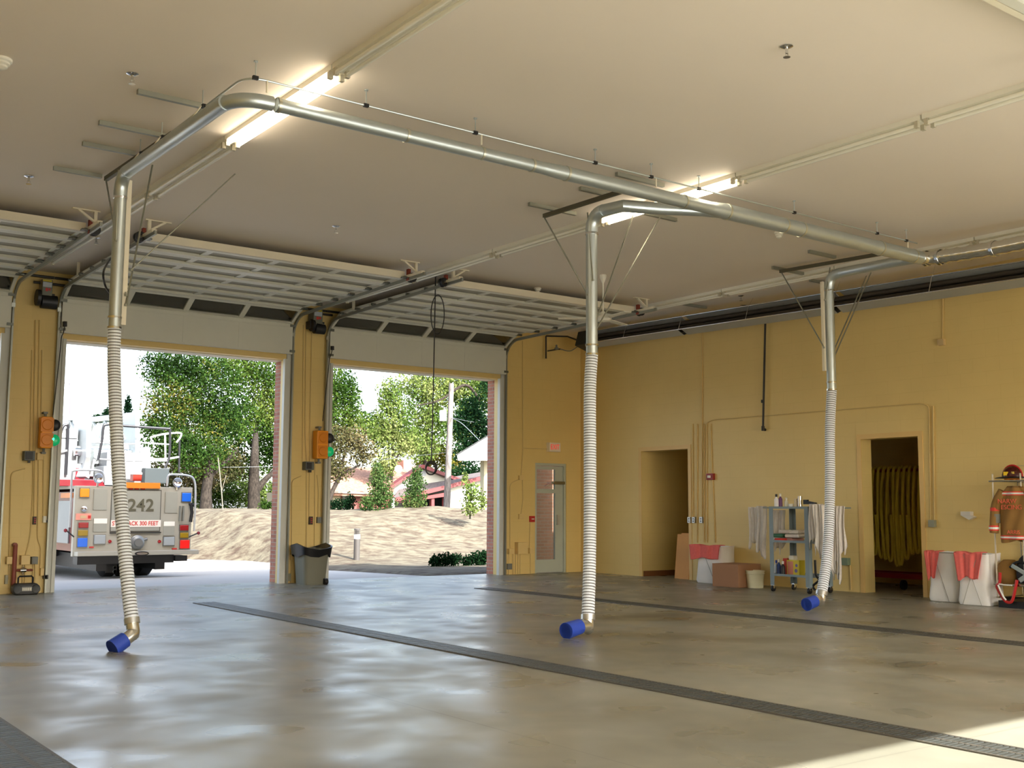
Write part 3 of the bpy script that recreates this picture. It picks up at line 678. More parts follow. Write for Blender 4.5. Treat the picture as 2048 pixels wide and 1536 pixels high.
# ================================================================ FRONT WALL ITEMS
def fbox(b, u0, v0, u1, v1, d0=-.0, d1=-.08, k=None, ref=0.):
    """box on the front wall: picture rectangle taken on the plane y=ref, from y=d0 out to y=d1"""
    p, q = YP(u0, v1, ref), YP(u1, v0, ref); return b.box((p.x, d1, p.z), (q.x, d0, q.z), k)
def rbox(b, u0, v0, u1, v1, d1=-.08, k=None, ref=0., d0=0.):
    p, q = XP(u0, v1, ref), XP(u1, v0, ref); return b.box((d1, p.y, p.z), (d0, q.y, q.z), k)
YBOX = mat('box_painted_yellow', (226, 198, 134), .5)
def conduits(name, label, paths, plane, r=.010, off=-.015, extra=None, root=None):
    t = root or thing(name, label, 'conduit', (plane(*paths[0][0]).x, plane(*paths[0][0]).y, 1))
    for pa in paths:
        pts = [plane(u, v) for u, v in pa]
        # round the bends
        P = [pts[0]]
        for i in range(1, len(pts)-1):
            L = min((pts[i]-pts[i-1]).length, (pts[i+1]-pts[i]).length)*.4
            P += arc_corner(pts[i-1], pts[i], pts[i+1], min(.12, L), 5)
        P.append(pts[-1]); B().tube(P, r, 8).build('conduit', CONDUIT, t, smooth=True)
    return t
yp = lambda u, v: YP(u, v, -.014)
xp = lambda u, v: XP(u, v, -.014)
# left pier
conduits('conduit_run', 'painted conduits running down the left pier beside the truck bay',
  [[(64, 700), (60, 905)], [(71, 640), (67, 860), (65, 1000), (60, 1075), (51, 1110)], [(79, 640), (76, 820), (69, 925), (68, 1034)], [(50, 937), (22, 944), (18, 1113)],
   [(77, 915), (75, 1078), (82, 1096), (80, 1136)], [(84, 700), (82, 830)], [(87, 912), (86, 1034)], [(46, 1127), (44, 1172)], [(50, 1127), (49, 1172)], [(66, 1126), (65, 1172)], [(70, 1126), (69, 1174)], [(18, 1126), (17, 1178)]], yp, .009)
conduits('conduit_run', 'painted conduits running down the pier behind the grey trash can',
  [[(607, 650), (605, 924)], [(612, 650), (610, 860), (613, 925)], [(624, 640), (620, 850), (618, 1035)], [(602, 952), (584, 960), (583, 1108)], [(613, 940), (613, 1095)], [(630, 912), (629, 1095)], [(634, 950), (637, 980), (636, 1034)], [(583, 1119), (581, 1168)], [(590, 1119), (589, 1168)]], yp, .009)
conduits('conduit_run', 'painted conduits around the exit door on the front wall',
  [[(1045, 682), (1046, 900), (1042, 952)], [(1046, 896), (1097, 898)], [(1040, 958), (1020, 966), (1020, 1097)], [(1045, 960), (1046, 1000), (1042, 1028)], [(1060, 1045), (1059, 1096)], [(1026, 1107), (1026, 1149)], [(1031, 1107), (1031, 1148)], [(1036, 1107), (1036, 1148)], [(1040, 1107), (1040, 1148)], [(1018, 1107), (1017, 1149)], [(1061, 1107), (1061, 1147)]], yp, .009)
def wallthing(name, label, cat, parts, ref, group=None):
    """parts: (part name, material, [boxes (u0,v0,u1,v1,d1)])"""
    first = parts[0][2][0]; p = YP((first[0]+first[2])/2, first[3], 0) if ref == 'f' else XP((first[0]+first[2])/2, first[3], 0)
    if len(parts) == 1:
        b = B()
        for q in parts[0][2]: (fbox(b, *q[:4], 0, q[4]) if ref == 'f' else rbox(b, *q[:4], q[4]))
        return tag(b.build(name, parts[0][1], bevel=.004), label, cat, group)
    t = thing(name, label, cat, p, group)
    for pn, m, qs in parts:
        b = B()
        for q in qs:
            d0 = q[5] if len(q) > 5 else 0
            (fbox(b, *q[:4], d0, q[4]) if ref == 'f' else rbox(b, *q[:4], q[4], d0=d0))
        b.build(pn, m, t, bevel=.003)
    return t
G = 'wall boxes on the piers'
for q, m, lab in (((10, 1113, 26, 1128, -.1), YBOX, 'small yellow junction box low on left pier left of the red pipe'), ((38, 1110, 57, 1129, -.12), YBOX, 'yellow junction box low on left pier right of the red pipe'),
                  ((60, 1113, 73, 1128, -.1), GREYB, 'grey electrical box low on the left pier'), ((78, 1136, 86, 1151, -.08), YBOX, 'small yellow box low on the left pier near the door track'),
                  ((72, 906, 85, 920, -.06), YBOX, 'yellow box under the signal on the left pier'), ((8, 1150, 15, 1168, -.05), mat('galv_bracket', (150, 146, 120), .5), 'small metal bracket low at the left edge of the left pier'),
                  ((579, 1108, 601, 1120, -.1), YBOX, 'yellow box low on the pier behind the trash can'), ((632, 1034, 640, 1046, -.06), GREYB, 'small grey switch box on the pier above the trash can'),
                  ((573, 1147, 580, 1162, -.05), mat('galv_bracket', (150, 146, 120), .5), 'small metal bracket low on the pier left of the trash can'),
                  ((1036, 951, 1046, 960, -.05), YBOX, 'small yellow conduit box left of the exit door head'), ((1036, 1028, 1046, 1038, -.04), YBOX, 'small yellow switch plate left of the fire alarm pull'),
                  ((1029, 1084, 1049, 1108, -.12), YBOX, 'largest yellow junction box left of the exit door'), ((1014, 1097, 1024, 1108, -.08), YBOX, 'small yellow box left of the large junction box by the right bay'),
                  ((1056, 1096, 1063, 1107, -.06), YBOX, 'small yellow box right of the large junction box by the exit door'), ((1013, 1127, 1022, 1139, -.04), GREYB, 'small grey bell plate low on the wall right of the bay')):
    wallthing('junction_box', lab, 'electrical box', [('b', m, [q])], 'f', G)
# black receptacles, limit switches
for u, v, lab in ((68, 1033, 'dark push button station on the left pier'), (620, 1033, 'dark push button station on the pier above the trash can')):
    wallthing('push_button', lab, 'switch', [('case', mat('dark_brown_plastic', (62, 44, 38), .5), [(u-3.5, v, u+3.5, v+16, -.05)]), ('button', RED, [(u-1.5, v+3, u+1.5, v+5, -.06), (u-1.5, v+7, u+1.5, v+9, -.06), (u-1.5, v+11, u+1.5, v+13, -.06)])], 'f', 'push button stations')
wallthing('switch_box', 'white switch box with a black lever on the left pier', 'switch', [('case', WHITE, [(84, 1032, 91, 1045, -.07)]), ('lever', BLACK, [(91, 1040, 96, 1045, -.07)])], 'f')
for (u0, v0, u1, v1), lab in (((44, 903, 66, 921), 'dark grey speaker box on the left pier below the signal'), ((604, 924, 621, 940), 'dark grey speaker box on the middle pier below the signal')):
    wallthing('speaker', lab, 'speaker', [('case', mat('speaker_grey', (86, 92, 90), .5), [(u0, v0, u1, v1, -.14)]), ('grille', BLACK, [(u0+2, v0+2, u1-5, v1-2, -.15, -.13)]), ('knob', BLACK, [(u0+8, v1, u0+13, v1+5, -.12, -.08)])], 'f', 'speakers on the piers')
# signals
for (u0, v0, u1, v1), lab, hot in (((80, 834, 105, 896), 'orange two-lens traffic signal on the left pier with its green lamp lit', True), ((632, 862, 655, 917), 'orange two-lens traffic signal on the middle pier', False)):
    p, q = YP(u0, v1, -.2), YP(u1, v0, -.2); t = thing('traffic_signal', lab, 'traffic signal', (p.x, -.1, p.z), 'bay traffic signals')
    B().box((p.x, -.24, p.z), (q.x-.0, -.06, q.z)).build('housing', ORANGE, t, bevel=.012)
    zm = (p.z+q.z)/2; h = q.z-p.z; xm = (p.x+q.x)/2
    bt = B()
    for z in (p.z+h*.26, p.z+h*.74): bt.box((xm-.09, -.25, z-.1), (xm+.09, -.24, z+.1)).lathe((xm, -.25, z), [(.08, 0), (.07, .012), (.001, .014)], 18, (0, -1, 0))
    bt.build('door_panel', mat('signal_orange_dark', (222, 134, 10), .45), t)
    for z, m, nm in ((p.z+h*.74, BLACK, 'top_lens'), (p.z+h*.26, GREEN, 'green_lens')):
        cx = q.x
        B().cyl((cx+.0, -.12, z), (cx+.03, -.215, z), .07, .088, n=22).build('visor', ORANGE if m is not BLACK else BLACK, t, smooth=True)
        B().lathe((cx+.03, -.212, z), [(.088, 0), (.08, .014), (.045, .03), (.001, .034)], 22, (-.28, -.96, 0)).build(nm, m, t, smooth=True)
        if hot and m is GREEN: B().lathe((cx+.005, -.235, z+.015), [(.03, .005), (.001, .022)], 10, (-.28, -.96, 0)).build('lamp', GREENHOT, t)
    B().cyl((xm, -.1, q.z), (xm, -.1, q.z+.06), .02, n=8).cyl((xm, -.1, p.z-.06), (xm, -.1, p.z), .02, n=8).box((xm-.03, -.12, q.z+.05), (xm+.03, 0, q.z+.08)).box((xm-.03, -.12, p.z-.08), (xm+.03, 0, p.z-.05)).build('bracket', GREYB, t)
# door operators
for (u0, v0), lab in (((84, 560), 'grey and black door operator high on the left pier'), ((627, 620), 'grey and black door operator high on the middle pier')):
    s = 1 if u0 < 300 else .86
    t = thing('door_operator', lab, 'door motor', YP(u0, v0+50, -.1), 'door operators above the piers')
    b = B(); fbox(b, u0, v0, u0+22*s, v0+30*s, -.05, -.26, ref=-.26); b.build('control_box', mat('operator_grey', (104, 106, 96), .5), t, bevel=.006)
    b = B(); fbox(b, u0+2, v0+4*s, u0+20*s, v0+13*s, -.26, -.263, ref=-.26); b.build('label_plate', mat('label_blue_grey', (176, 186, 196), .5), t)
    b = B(); fbox(b, u0+2, v0+1, u0+20*s, v0+3*s, -.26, -.263, ref=-.26); b.build('yellow_label', mat('label_yellow', (214, 196, 40), .5), t)
    b = B(); fbox(b, u0+7*s, v0+16*s, u0+12*s, v0+22*s, -.26, -.263, ref=-.26); fbox(b, u0+13*s, v0+17*s, u0+17*s, v0+21*s, -.26, -.263, ref=-.26); b.build('warning_mark', RED, t)
    c = YP(u0+12*s, v0+44*s, -.2); r = .13*s
    B().cyl(c+Vector((-.1*s, .0, 0)), c+Vector((.12*s, 0, 0)), r*.8, n=18).cyl(c+Vector((-.12*s, 0, .05)), c+Vector((-.17*s, 0, .05)), r*.95, n=18).build('motor', BLACK, t, smooth=True)
    b = B(); fbox(b, u0-8*s, v0+28*s, u0+26*s, v0+42*s, -.03, -.2, ref=-.2); b.build('gear_case', mat('gear_black', (30, 32, 30), .5), t, bevel=.008)
    b = B(); fbox(b, u0+14*s, v0+33*s, u0+26*s, v0+38*s, -.2, -.24, ref=-.24); b.cyl(YP(u0+2, v0+34*s, -.24), YP(u0+2, v0+34*s, -.2), .035, n=10); b.build('chrome_part', CHROME, t)
    zc_ = YP(u0, v0+6, -.12).z
    B().cyl((c.x-.2, -.12, zc_), (c.x+.3, -.12, zc_), .02, n=8).build('shaft', BLACKP, t)
# photo-eye cords on the right of each pier
for u, v, lab in ((128, 655, 'black hanging cord by the left jamb of the truck bay'), (663, 702, 'black hanging cord by the left jamb of the right bay')):
    t = thing('hanging_cord', lab, 'cord', YP(u, v, -.16), 'black cords at the door jambs')
    s = 1 if u < 300 else .8
    B().cyl(YP(u+2, v-12*s, -.18), YP(u+2, v-2, -.18), .03, n=10).build('plug', BLACK, t)
    B().tube(bez([YP(u+2, v-4, -.18), YP(u-1, v+10*s, -.18), YP(u-5*s, v+20*s, -.17), YP(u-8*s, v+50*s, -.15), YP(u-22*s, v+175*s, -.13)], 6), .007, 6).build('cord', BLACK, t)
# sprinkler drain pipe in red on the left pier
t = thing('red_standpipe', 'dark red sprinkler pipe with valve low on the left pier', 'pipe', (YP(30, 1168, -.1).x, -.1, 0))
a = YP(31, 1090, -.1); c = YP(28, 1176, -.1)
B().cyl((a.x, -.1, a.z), (a.x, -.1, 0.02), .032, n=12).cyl((a.x, -.1, a.z), (a.x, 0, a.z), .032, n=12).build('riser', mat('pipe_red_brown', (136, 66, 52), .5), t, smooth=True)
h0, h1 = YP(31, 1141, -.1), YP(64, 1142, -.1)
B().cyl(h0, (h1.x, -.1, h0.z), .016, n=8).cyl((h1.x, -.1, h0.z), (h1.x, 0, h0.z), .016, n=8).build('branch', mat('pipe_red_brown', (136, 66, 52), .5), t)
m_ = YP(46, 1141, -.1); B().cyl((m_.x-.04, -.1, h0.z), (m_.x+.04, -.1, h0.z), .03, n=12).cyl((m_.x, -.1, h0.z-.06), (m_.x, -.1, h0.z+.05), .014, n=8).build('valve', CHROME, t, smooth=True)
# radio on the floor
p0 = F(24, 1190), F(77, 1190)
rx0, rx1 = YP(24, 1188, -.25).x, YP(77, 1188, -.25).x; rc = (rx0+rx1)/2; rw = rx1-rx0
t = thing('radio', 'black portable radio on the floor at the foot of the left pier', 'radio', (rc, -.22, 0))
B().prism([(rc-rw/2+.03, 0.0), (rc+rw/2-.03, 0), (rc+rw/2, .05), (rc+rw/2, .12), (rc+rw/2-.05, .16), (rc-rw/2+.05, .16), (rc-rw/2, .12), (rc-rw/2, .05)], 'y', -.32, -.14).build('body', BLACK, t, bevel=.012)
for s in (-1, 1): B().lathe((rc+s*rw*.34, -.32, .08), [(.062, 0), (.055, .006), (.02, .002), (.001, .004)], 18, (0, -1, 0)).build('speaker_cone', DARK, t, smooth=True)
B().box((rc-.07, -.325, .05), (rc+.07, -.32, .115)).build('front_panel', mat('radio_panel', (120, 120, 118), .4), t)
bb = B()
for k in range(5): bb.box((rc-.06+k*.026, -.328, .06), (rc-.045+k*.026, -.325, .1))
bb.build('buttons', WHITE, t)
B().tube([(rc-.1, -.22, .15), (rc-.1, -.22, .24), (rc-.08, -.22, .26), (rc+.08, -.22, .26), (rc+.1, -.22, .24), (rc+.1, -.22, .15)], .012, 8).build('handle', BLACK, t)
tag(B().box((YP(88, 1150, -.08).x, -.1, YP(88, 1158, -.08).z), (YP(96, 1150, -.08).x, 0, YP(88, 1150, -.08).z)).build('photo_eye', BLACK), 'black door sensor low on the left pier', 'sensor')
# exit sign
t = thing('exit_sign', 'white exit sign with red letters above the glazed door', 'exit sign', YP(1110, 902, 0))
p, q = YP(1099, 903, -.1), YP(1121, 886, -.1)
B().box((p.x, -.1, p.z), (q.x, 0, q.z)).build('case', mat('sign_case', (236, 226, 206), .5), t, bevel=.004)
text('letters', 'EXIT', (q.z-p.z)*.8, ((p.x+q.x)/2, -.1015, (p.z+q.z)/2), FACE_Y, mat('exit_red', (225, 40, 34), .5, emit=.25), t, wscale=.78)
# fire alarm pull
wallthing('fire_alarm_pull', 'red fire alarm pull station left of the exit door', 'fire alarm', [('case', RED, [(1058, 1032, 1067, 1044, -.05)]), ('handle', WHITE, [(1060, 1037, 1065, 1039, -.06, -.05)])], 'f')

# trash can
tx, ty = -6.27, -.42
t = thing('trash_can', 'grey wheeled trash can with black bag against the middle pier', 'trash can', (tx, ty, 0))
def rsq(c, w, d, z, n=28, e=.35):
    out = []
    for i in range(n):
        a = 2*PI*i/n; cx, sy = math.cos(a), math.sin(a)
        out.append((c[0]+math.copysign(abs(cx)**e, cx)*w, c[1]+math.copysign(abs(sy)**e, sy)*d, z))
    return out
def loft(rings, cap=True):
    b = B(); n = len(rings[0]); vs = [p for r in rings for p in r]; fs = []
    for i in range(len(rings)-1):
        for j in range(n): fs.append((i*n+j, i*n+(j+1) % n, (i+1)*n+(j+1) % n, (i+1)*n+j))
    if cap: fs.append(tuple(range(n-1, -1, -1)))
    return b.add(vs, fs)
ztop = YP(625, 1096, ty).z; hw = .235
loft([rsq((tx, ty), hw*.84, .2, .0), rsq((tx, ty), hw*.86, .205, .1), rsq((tx, ty), hw, .25, ztop-.03), rsq((tx, ty), hw+.02, .27, ztop-.02), rsq((tx, ty), hw+.02, .27, ztop)]).build('bin', mat('bin_grey', (112, 112, 98), .6), t, smooth=True)
rg = []
for z, k in ((ztop-.13, 1.04), (ztop-.02, 1.1), (ztop+.03, 1.14), (ztop+.035, 1.05), (ztop-.08, .98)):
    r = rsq((tx, ty), (hw+.015)*k, .27*k, z)
    rg.append([(x, y, zz + (.05*math.cos(2*math.atan2(y-ty, x-tx)) if z > ztop-.03 else (.03*math.sin(5*math.atan2(y-ty, x-tx)+1)))) for x, y, zz in r])
loft(rg, False).build('bag', mat('bag_black', (20, 19, 20), .3), t, smooth=True)
B().cyl((tx+.13, ty-.23, .05), (tx+.19, ty-.23, .05), .05, n=18).build('wheel', BLACK, t, smooth=True)
B().cyl((tx+.13, ty+.2, .05), (tx+.19, ty+.2, .05), .05, n=18).build('wheel', BLACK, t, smooth=True)

# ================================================================ RIGHT WALL ITEMS
conduits('conduit_run', 'row of painted vertical conduits right of the corridor opening',
  [[(1385, 848), (1386, 1036)], [(1394.6, 848), (1394, 1085)], [(1404, 640), (1404, 1036)], [(1408, 848), (1408, 1085)], [(1414, 1085), (1413, 846), (1424, 840), (1842, 807), (1858, 812), (1861, 1040)], [(1421, 848), (1424, 948)], [(1425, 958), (1430, 1085)]], xp, .010)
conduits('conduit_run', 'pair of painted conduits right of the hose room opening', [[(1866, 812), (1869, 1040)]], xp, .014)
conduits('conduit_run', 'short painted conduit with box high on the right wall', [[(1886, 560), (1885, 680)]], xp, .009)
conduits('conduit_run', 'short painted conduit down to the floor left of the hose room', [[(1700, 1130), (1702, 1180)]], xp, .012)
wallthing('junction_box', 'small box high on the right wall under the heater', 'electrical box', [('b', mat('box_beige', (206, 180, 130), .5), [(1879, 678, 1891, 692, -.06)])], 'r', G)
wallthing('junction_box', 'grey switch box right of the hose room opening', 'electrical box', [('b', mat('galv_box', (158, 160, 140), .5), [(1861, 1040, 1873, 1054, -.06)])], 'r', G)
wallthing('junction_box', 'green-grey outlet box low on the wall left of the hose room', 'electrical box', [('b', mat('green_box', (120, 140, 118), .5), [(1689, 1116, 1701, 1130, -.08)])], 'r', G)
for u, w in ((1380.5, 'leftmost'), (1389.5, 'middle'), (1404.5, 'rightmost')):
    p = XP(u, 1040, -.0); t = thing('wall_outlet', '%s of the three round steel outlet covers right of the corridor opening' % w, 'outlet', p, 'steel outlets on the right wall')
    B().cbox(p+Vector((-.02, 0, 0)), (.04, .07, .11)).build('plate', ALU, t, bevel=.004)
    B().lathe(p+Vector((-.04, 0, .022)), [(.018, 0), (.001, .004)], 12, (-1, 0, 0)).lathe(p+Vector((-.04, 0, -.022)), [(.018, 0), (.001, .004)], 12, (-1, 0, 0)).build('socket', GREYB, t)
wallthing('alarm_strobe', 'red fire alarm strobe on the right wall between the openings', 'fire alarm', [('case', mat('alarm_red', (150, 44, 36), .5), [(1417, 947, 1430, 960, -.06)]), ('strobe', WHITE, [(1421, 951, 1426, 956, -.085, -.06)])], 'r')
t = thing('paper_dispenser', 'small white folded card holder on the right wall', 'dispenser', XP(1938, 1036, 0))
p, q = XP(1928, 1031, 0), XP(1947, 1023, 0)
B().box((-.09, p.y, p.z), (0, q.y, q.z)).build('tray', mat('holder_white', (226, 222, 214), .5), t, bevel=.004)
B().prism([(p.y, p.z), (p.y-.12, p.z-.06), (p.y-.2, p.z-.02), (q.y, p.z)], 'x', -.08, -.0).build('flap', mat('holder_white', (226, 222, 214), .5), t)
# corridor grey panel and boards
p, q = XP(1343, 950, 2.38), XP(1376, 916, 2.38)
t = thing('wall_panel', 'pale grey electrical panel on the far wall of the corridor', 'panel', (2.35, (p.y+q.y)/2, p.z))
B().box((2.28, p.y, p.z), (2.38, q.y, q.z)).build('case', mat('panel_grey', (186, 186, 168), .5), t, bevel=.004)
B().box((2.265, p.y-.04, p.z+.03), (2.28, q.y+.04, q.z-.03)).build('door', mat('panel_grey2', (196, 194, 172), .5), t)
for k, (ua, ub, vt, lab) in enumerate(((1349, 1358, 1068, 'thin narrow plywood board leaning behind the wider one in the corridor opening'), (1357, 1377, 1066, 'wider plywood board leaning in the corridor opening'))):
    x0_ = .10-.06*k
    a, c = XP(ua, 1150+k*3, x0_), XP(ub, 1154, x0_); zt_ = XP((ua+ub)/2, vt, x0_+.08).z
    b = B(); dy = abs(c.y-a.y); yb_ = max(a.y, c.y)
    b.add([(x0_, yb_, 0), (x0_, yb_-dy, 0), (x0_+.02, yb_-dy, 0), (x0_+.02, yb_, 0), (x0_+.03, yb_-.06, zt_), (x0_+.03, yb_-.06-dy, zt_), (x0_+.05, yb_-.06-dy, zt_), (x0_+.05, yb_-.06, zt_)], [(0,1,2,3),(4,5,6,7),(0,1,5,4),(1,2,6,5),(2,3,7,6),(3,0,4,7)])
    tag(b.build('plywood_board', PLY), lab, 'board', 'leaning plywood boards')

# laundry hampers: cloth sack in a folding frame, towel over the rim
def drape(fn, n=18): pass
def hamper(c, w, d, h, towel_span, tlen, slab, tlab, skew=.0):
    cx, cy = c
    t = thing('laundry_hamper', slab, 'laundry bag', (cx, cy, 0), 'white laundry hampers')
    rr = []
    for z, k in ((0.005, .98), (.05, 1.04), (h*.35, .97), (h*.7, .94), (h*.96, .98), (h, 1.0)):
        r = rsq((cx, cy), d/2*k, w/2*k, z, 32, .3)
        rr.append([(x+.008*math.sin(7*math.atan2(y-cy, x-cx)+z*9), y+.008*math.cos(6*math.atan2(y-cy, x-cx)+z*7), zz+(.012*math.sin(4*math.atan2(y-cy, x-cx)) if z > h*.9 else 0)) for x, y, zz in r])
    loft(rr).build('sack', SACK, t, smooth=True)
    fb = B()
    for s in ((-1, 1) if 'rightmost' in slab else (1,)):
        x = cx-d/2-.022
        fb.tube([(x, cy-s*w*.30, .01), (x, cy+s*w*.22, h*.97)], .004, 6)
    for x in (cx-d/2-.012,): fb.tube([(x, cy-w/2, h), (x, cy+w/2, h)], .008, 6)
    fb.build('wire_frame', mat('frame_wire', (150, 144, 132), .5), t)
    # towel over the front rim
    ya, yb2 = towel_span; xf = cx-d/2-.034
    def fn(u, v):
        y = ya+(yb2-ya)*u; L = tlen*(1.05-.10*math.sin(u*3.14)+.05*math.sin(u*11)+.22*max(0, .25-u)); s = v*(L+.14)
        fold = .012*math.sin(u*14)*min(1, v*2)+.005*math.sin(u*31+1)
        if s < .14: return (cx-d/2+.10-s, y, h+.012+.01*math.sin(u*9))
        q = s-.14; return (xf+.004-fold-.03*q*.3, y+skew*q*(u-.4), h-q)
    tag(B().sheet(fn, 40, 22).build('towel', TOWEL, solid=.008, smooth=True), tlab, 'towel', 'red towels')
    return t
def hz2(u, v, x): return XP(u, v, x)
a, c = XP(1389, 1140, -.5), XP(1441, 1140, -.5); hA = XP(1410, 1092, -.52).z
hamper((-.28, (a.y+c.y)/2), abs(a.y-c.y), .4, hA, (XP(1380, 1100, -.5).y, XP(1441, 1100, -.5).y), .22, 'white laundry hamper left of the cardboard box', 'red towel over the hamper beside the cardboard box', .3)
a, c = XP(1855, 1150, -.52), XP(1909, 1150, -.52); hB = XP(1880, 1105, -.55).z
hamper((-.32, (a.y+c.y)/2), abs(a.y-c.y), .4, hB, (XP(1851, 1110, -.52).y, XP(1881, 1110, -.52).y), .36, 'white laundry hamper next to the hose room opening', 'red towel over the hamper next to the hose room opening', .35)
a, c = XP(1914, 1150, -.7), XP(1976, 1150, -.7); hC = XP(1945, 1107, -.72).z
hamper((-.5, (a.y+c.y)/2), abs(a.y-c.y), .42, hC, (XP(1911, 1110, -.7).y, XP(1968, 1110, -.7).y), .34, 'white laundry hamper with crossed legs, rightmost, nearer the gear rack', 'faded red towel over the rightmost laundry hamper', .35)
# cardboard box
p = F(1425, 1172); q = F(1477, 1177)
t = thing('cardboard_box', 'brown cardboard box on the floor between hamper and bucket', 'box', (-.4, (p.y+q.y)/2, 0))
xf = -.86; yl, yr = XP(1425, 1172, xf).y, XP(1477, 1177, xf).y; zt_ = XP(1450, 1128, xf).z
B().box((xf, yl, 0), (-.3, yr, zt_-.006)).build('carton', CARD, t, bevel=.004)
B().box((xf, yl, zt_-.006), (-.582, yr, zt_)).box((-.578, yl, zt_-.006), (-.3, yr, zt_)).build('flap', CARD, t)
# bucket
a, c = XP(1494, 1160, -.6), XP(1524, 1160, -.6); cy = (a.y+c.y)/2; r = abs(a.y-c.y)/2*.93; zt_ = XP(1509, 1141, -.62).z
t = thing('plastic_bucket', 'cream plastic bucket right of the cardboard box', 'bucket', (-.58, cy, 0))
B().lathe((-.58, cy, 0), [(.001, 0), (r*.86, .0), (r*.98, zt_-.06), (r*1.04, zt_-.055), (r*1.04, zt_-.04), (r, zt_-.035), (r*1.0, zt_-.01)], 28).build('bucket', mat('bucket_cream', (226, 222, 190), .5), t, smooth=True)
B().lathe((-.58, cy, zt_-.02), [(r*1.06, -.0), (r*1.06, .018), (r*.98, .022), (r*.9, .012), (.001, .012)], 28).build('lid', mat('bucket_cream2', (232, 228, 200), .5), t, smooth=True)
# shelf cart
CARTM = mat('cart_blue_grey', (124, 138, 142), .45)
cx0, cx1 = -.98, -.42; cyl_, cyr = XP(1541, 1175, cx0).y, XP(1620, 1185, cx0).y
zT = XP(1580, 1013, cx0).z; zM = XP(1580, 1081, cx0).z; zL = XP(1580, 1149, cx0).z
t = thing('shelf_cart', 'blue-grey steel three-shelf cart on casters against the right wall', 'cart', ((cx0+cx1)/2, (cyl_+cyr)/2, 0))
for x in (cx0, cx1):
    for y in (cyl_, cyr):
        sx = 1 if x == cx0 else -1; sy = -1 if y == cyl_ else 1
        B().box((x, y, .1), (x+sx*.008, y+sy*.075, zT)).box((x, y, .1), (x+sx*.075, y+sy*.008, zT)).build('post', CARTM, t)
        c = (x+sx*.03, y+sy*.03, .045)
        w = B().cyl((c[0], c[1]-.015, .045), (c[0], c[1]+.015, .045), .045, n=16).build('caster', BLACK, t, smooth=True)
        B().box((c[0]-.02, c[1]-.022, .045), (c[0]+.02, c[1]-.018, .1)).box((c[0]-.02, c[1]+.018, .045), (c[0]+.02, c[1]+.022, .1)).box((c[0]-.025, c[1]-.025, .095), (c[0]+.025, c[1]+.025, .105)).build('fork', CHROME, w)
for z in (zT, zM, zL):
    B().box((cx0, cyr, z-.035), (cx1, cyl_, z-.028)).box((cx0, cyr, z-.035), (cx0+.006, cyl_, z)).box((cx1-.006, cyr, z-.035), (cx1, cyl_, z)).box((cx0, cyr, z-.035), (cx1, cyr+.006, z)).box((cx0, cyl_-.006, z-.035), (cx1, cyl_, z)).build('shelf', CARTM, t)
RAG = mat('rag_cloth', (226, 220, 214), .95, var=.12, vscale=22)
def rag(name, label, x, ya, yb_, zt_, ln, seed, along='y', th=.03):
    r = random.Random(seed); f = [r.uniform(0, 6) for _ in range(6)]
    def fn(u, v):
        L = ln*(.84+.16*math.sin(u*6+f[0])*math.cos(u*13+f[1])); y = ya+(yb_-ya)*(u+.06*math.sin(v*5+f[2]))
        dx = th*math.sin(u*22+f[3]+v*2)*(.4+.6*v)+.02*math.sin(u*9+f[4])
        return (x+dx, y, zt_-v*L)
    bb = B().sheet(fn, 44, 20)
    return tag(bb.build(name, RAG, solid=.008, smooth=True), label, 'towel', 'striped shop rags on the cart')
# horizontal rails at the cart ends carry the rags
B().cyl((cx0+.05, cyl_+.16, zT-.02), (cx1-.05, cyl_+.16, zT-.02), .01, n=8).bar((cx0+.05, cyl_, zT-.02), (cx0+.05, cyl_+.16, zT-.02), .012).bar((cx1-.05, cyl_, zT-.02), (cx1-.05, cyl_+.16, zT-.02), .012).build('rail', CARTM, t)
B().cyl((cx0+.05, cyr-.40, zT-.02), (cx1-.05, cyr-.40, zT-.02), .01, n=8).bar((cx0+.05, cyr, zT-.02), (cx0+.05, cyr-.40, zT-.02), .012).bar((cx1-.05, cyr, zT-.02), (cx1-.05, cyr-.40, zT-.02), .012).build('rail', CARTM, t)
ragx = -.72
def ragpx(u0, v0, u1, v1, x, label, seed, th=.03):
    p, q = XP(u0, v0, x), XP(u1, v1, x); rag('shop_rag', label, x, p.y, q.y, (p.z), p.z-q.z, seed, th=th)
ragpx(1498, 1014, 1518, 1100, -.62, 'striped rag on the left end of the cart, leftmost', 1)
ragpx(1513, 1012, 1534, 1122, -.70, 'long striped rag on the left end of the cart beside the post', 2)
ragpx(1544, 1020, 1571, 1112, -.45, 'striped rag hanging inside the back of the cart', 3, .02)
ragpx(1615, 1008, 1648, 1104, -1.03, 'striped rag over the front right corner of the cart', 4, .035)
ragpx(1628, 1010, 1655, 1130, -1.10, 'striped rag just left of the exhaust hose', 5)
ragpx(1664, 1012, 1692, 1120, -.80, 'wide striped rag right of the exhaust hose', 6, .04)
ragpx(1662, 1014, 1684, 1172, -.88, 'long twisted rag right of the exhaust hose', 7, .045)
GRST = mat('green_stripe', (70, 120, 90), .9)
for k in range(6):
    y0_ = XP(1548+k % 3*14, 1080, -.7).y; z = zM-.026+.062*(k//2)
    b = B().cbox((-.68+.03*(k % 2), y0_-.16, z+.03), (.3, .3-.02*k, .056), rz=.1*(k % 3-1))
    tag(b.build('folded_towel', [RAG, mat('towel_rose', (200, 150, 140), .95), RAG, GRST, RAG, RAG][k], bevel=.02), ['pale folded towel at the bottom left of the middle shelf', 'rose folded towel at the bottom of the middle shelf pile', 'pale folded towel on the right of the middle shelf', 'green striped folded towel in the middle shelf pile', 'pale folded towel near the top of the middle shelf pile', 'pale folded towel on top of the middle shelf pile'][k], 'towel', 'folded towels on the cart')
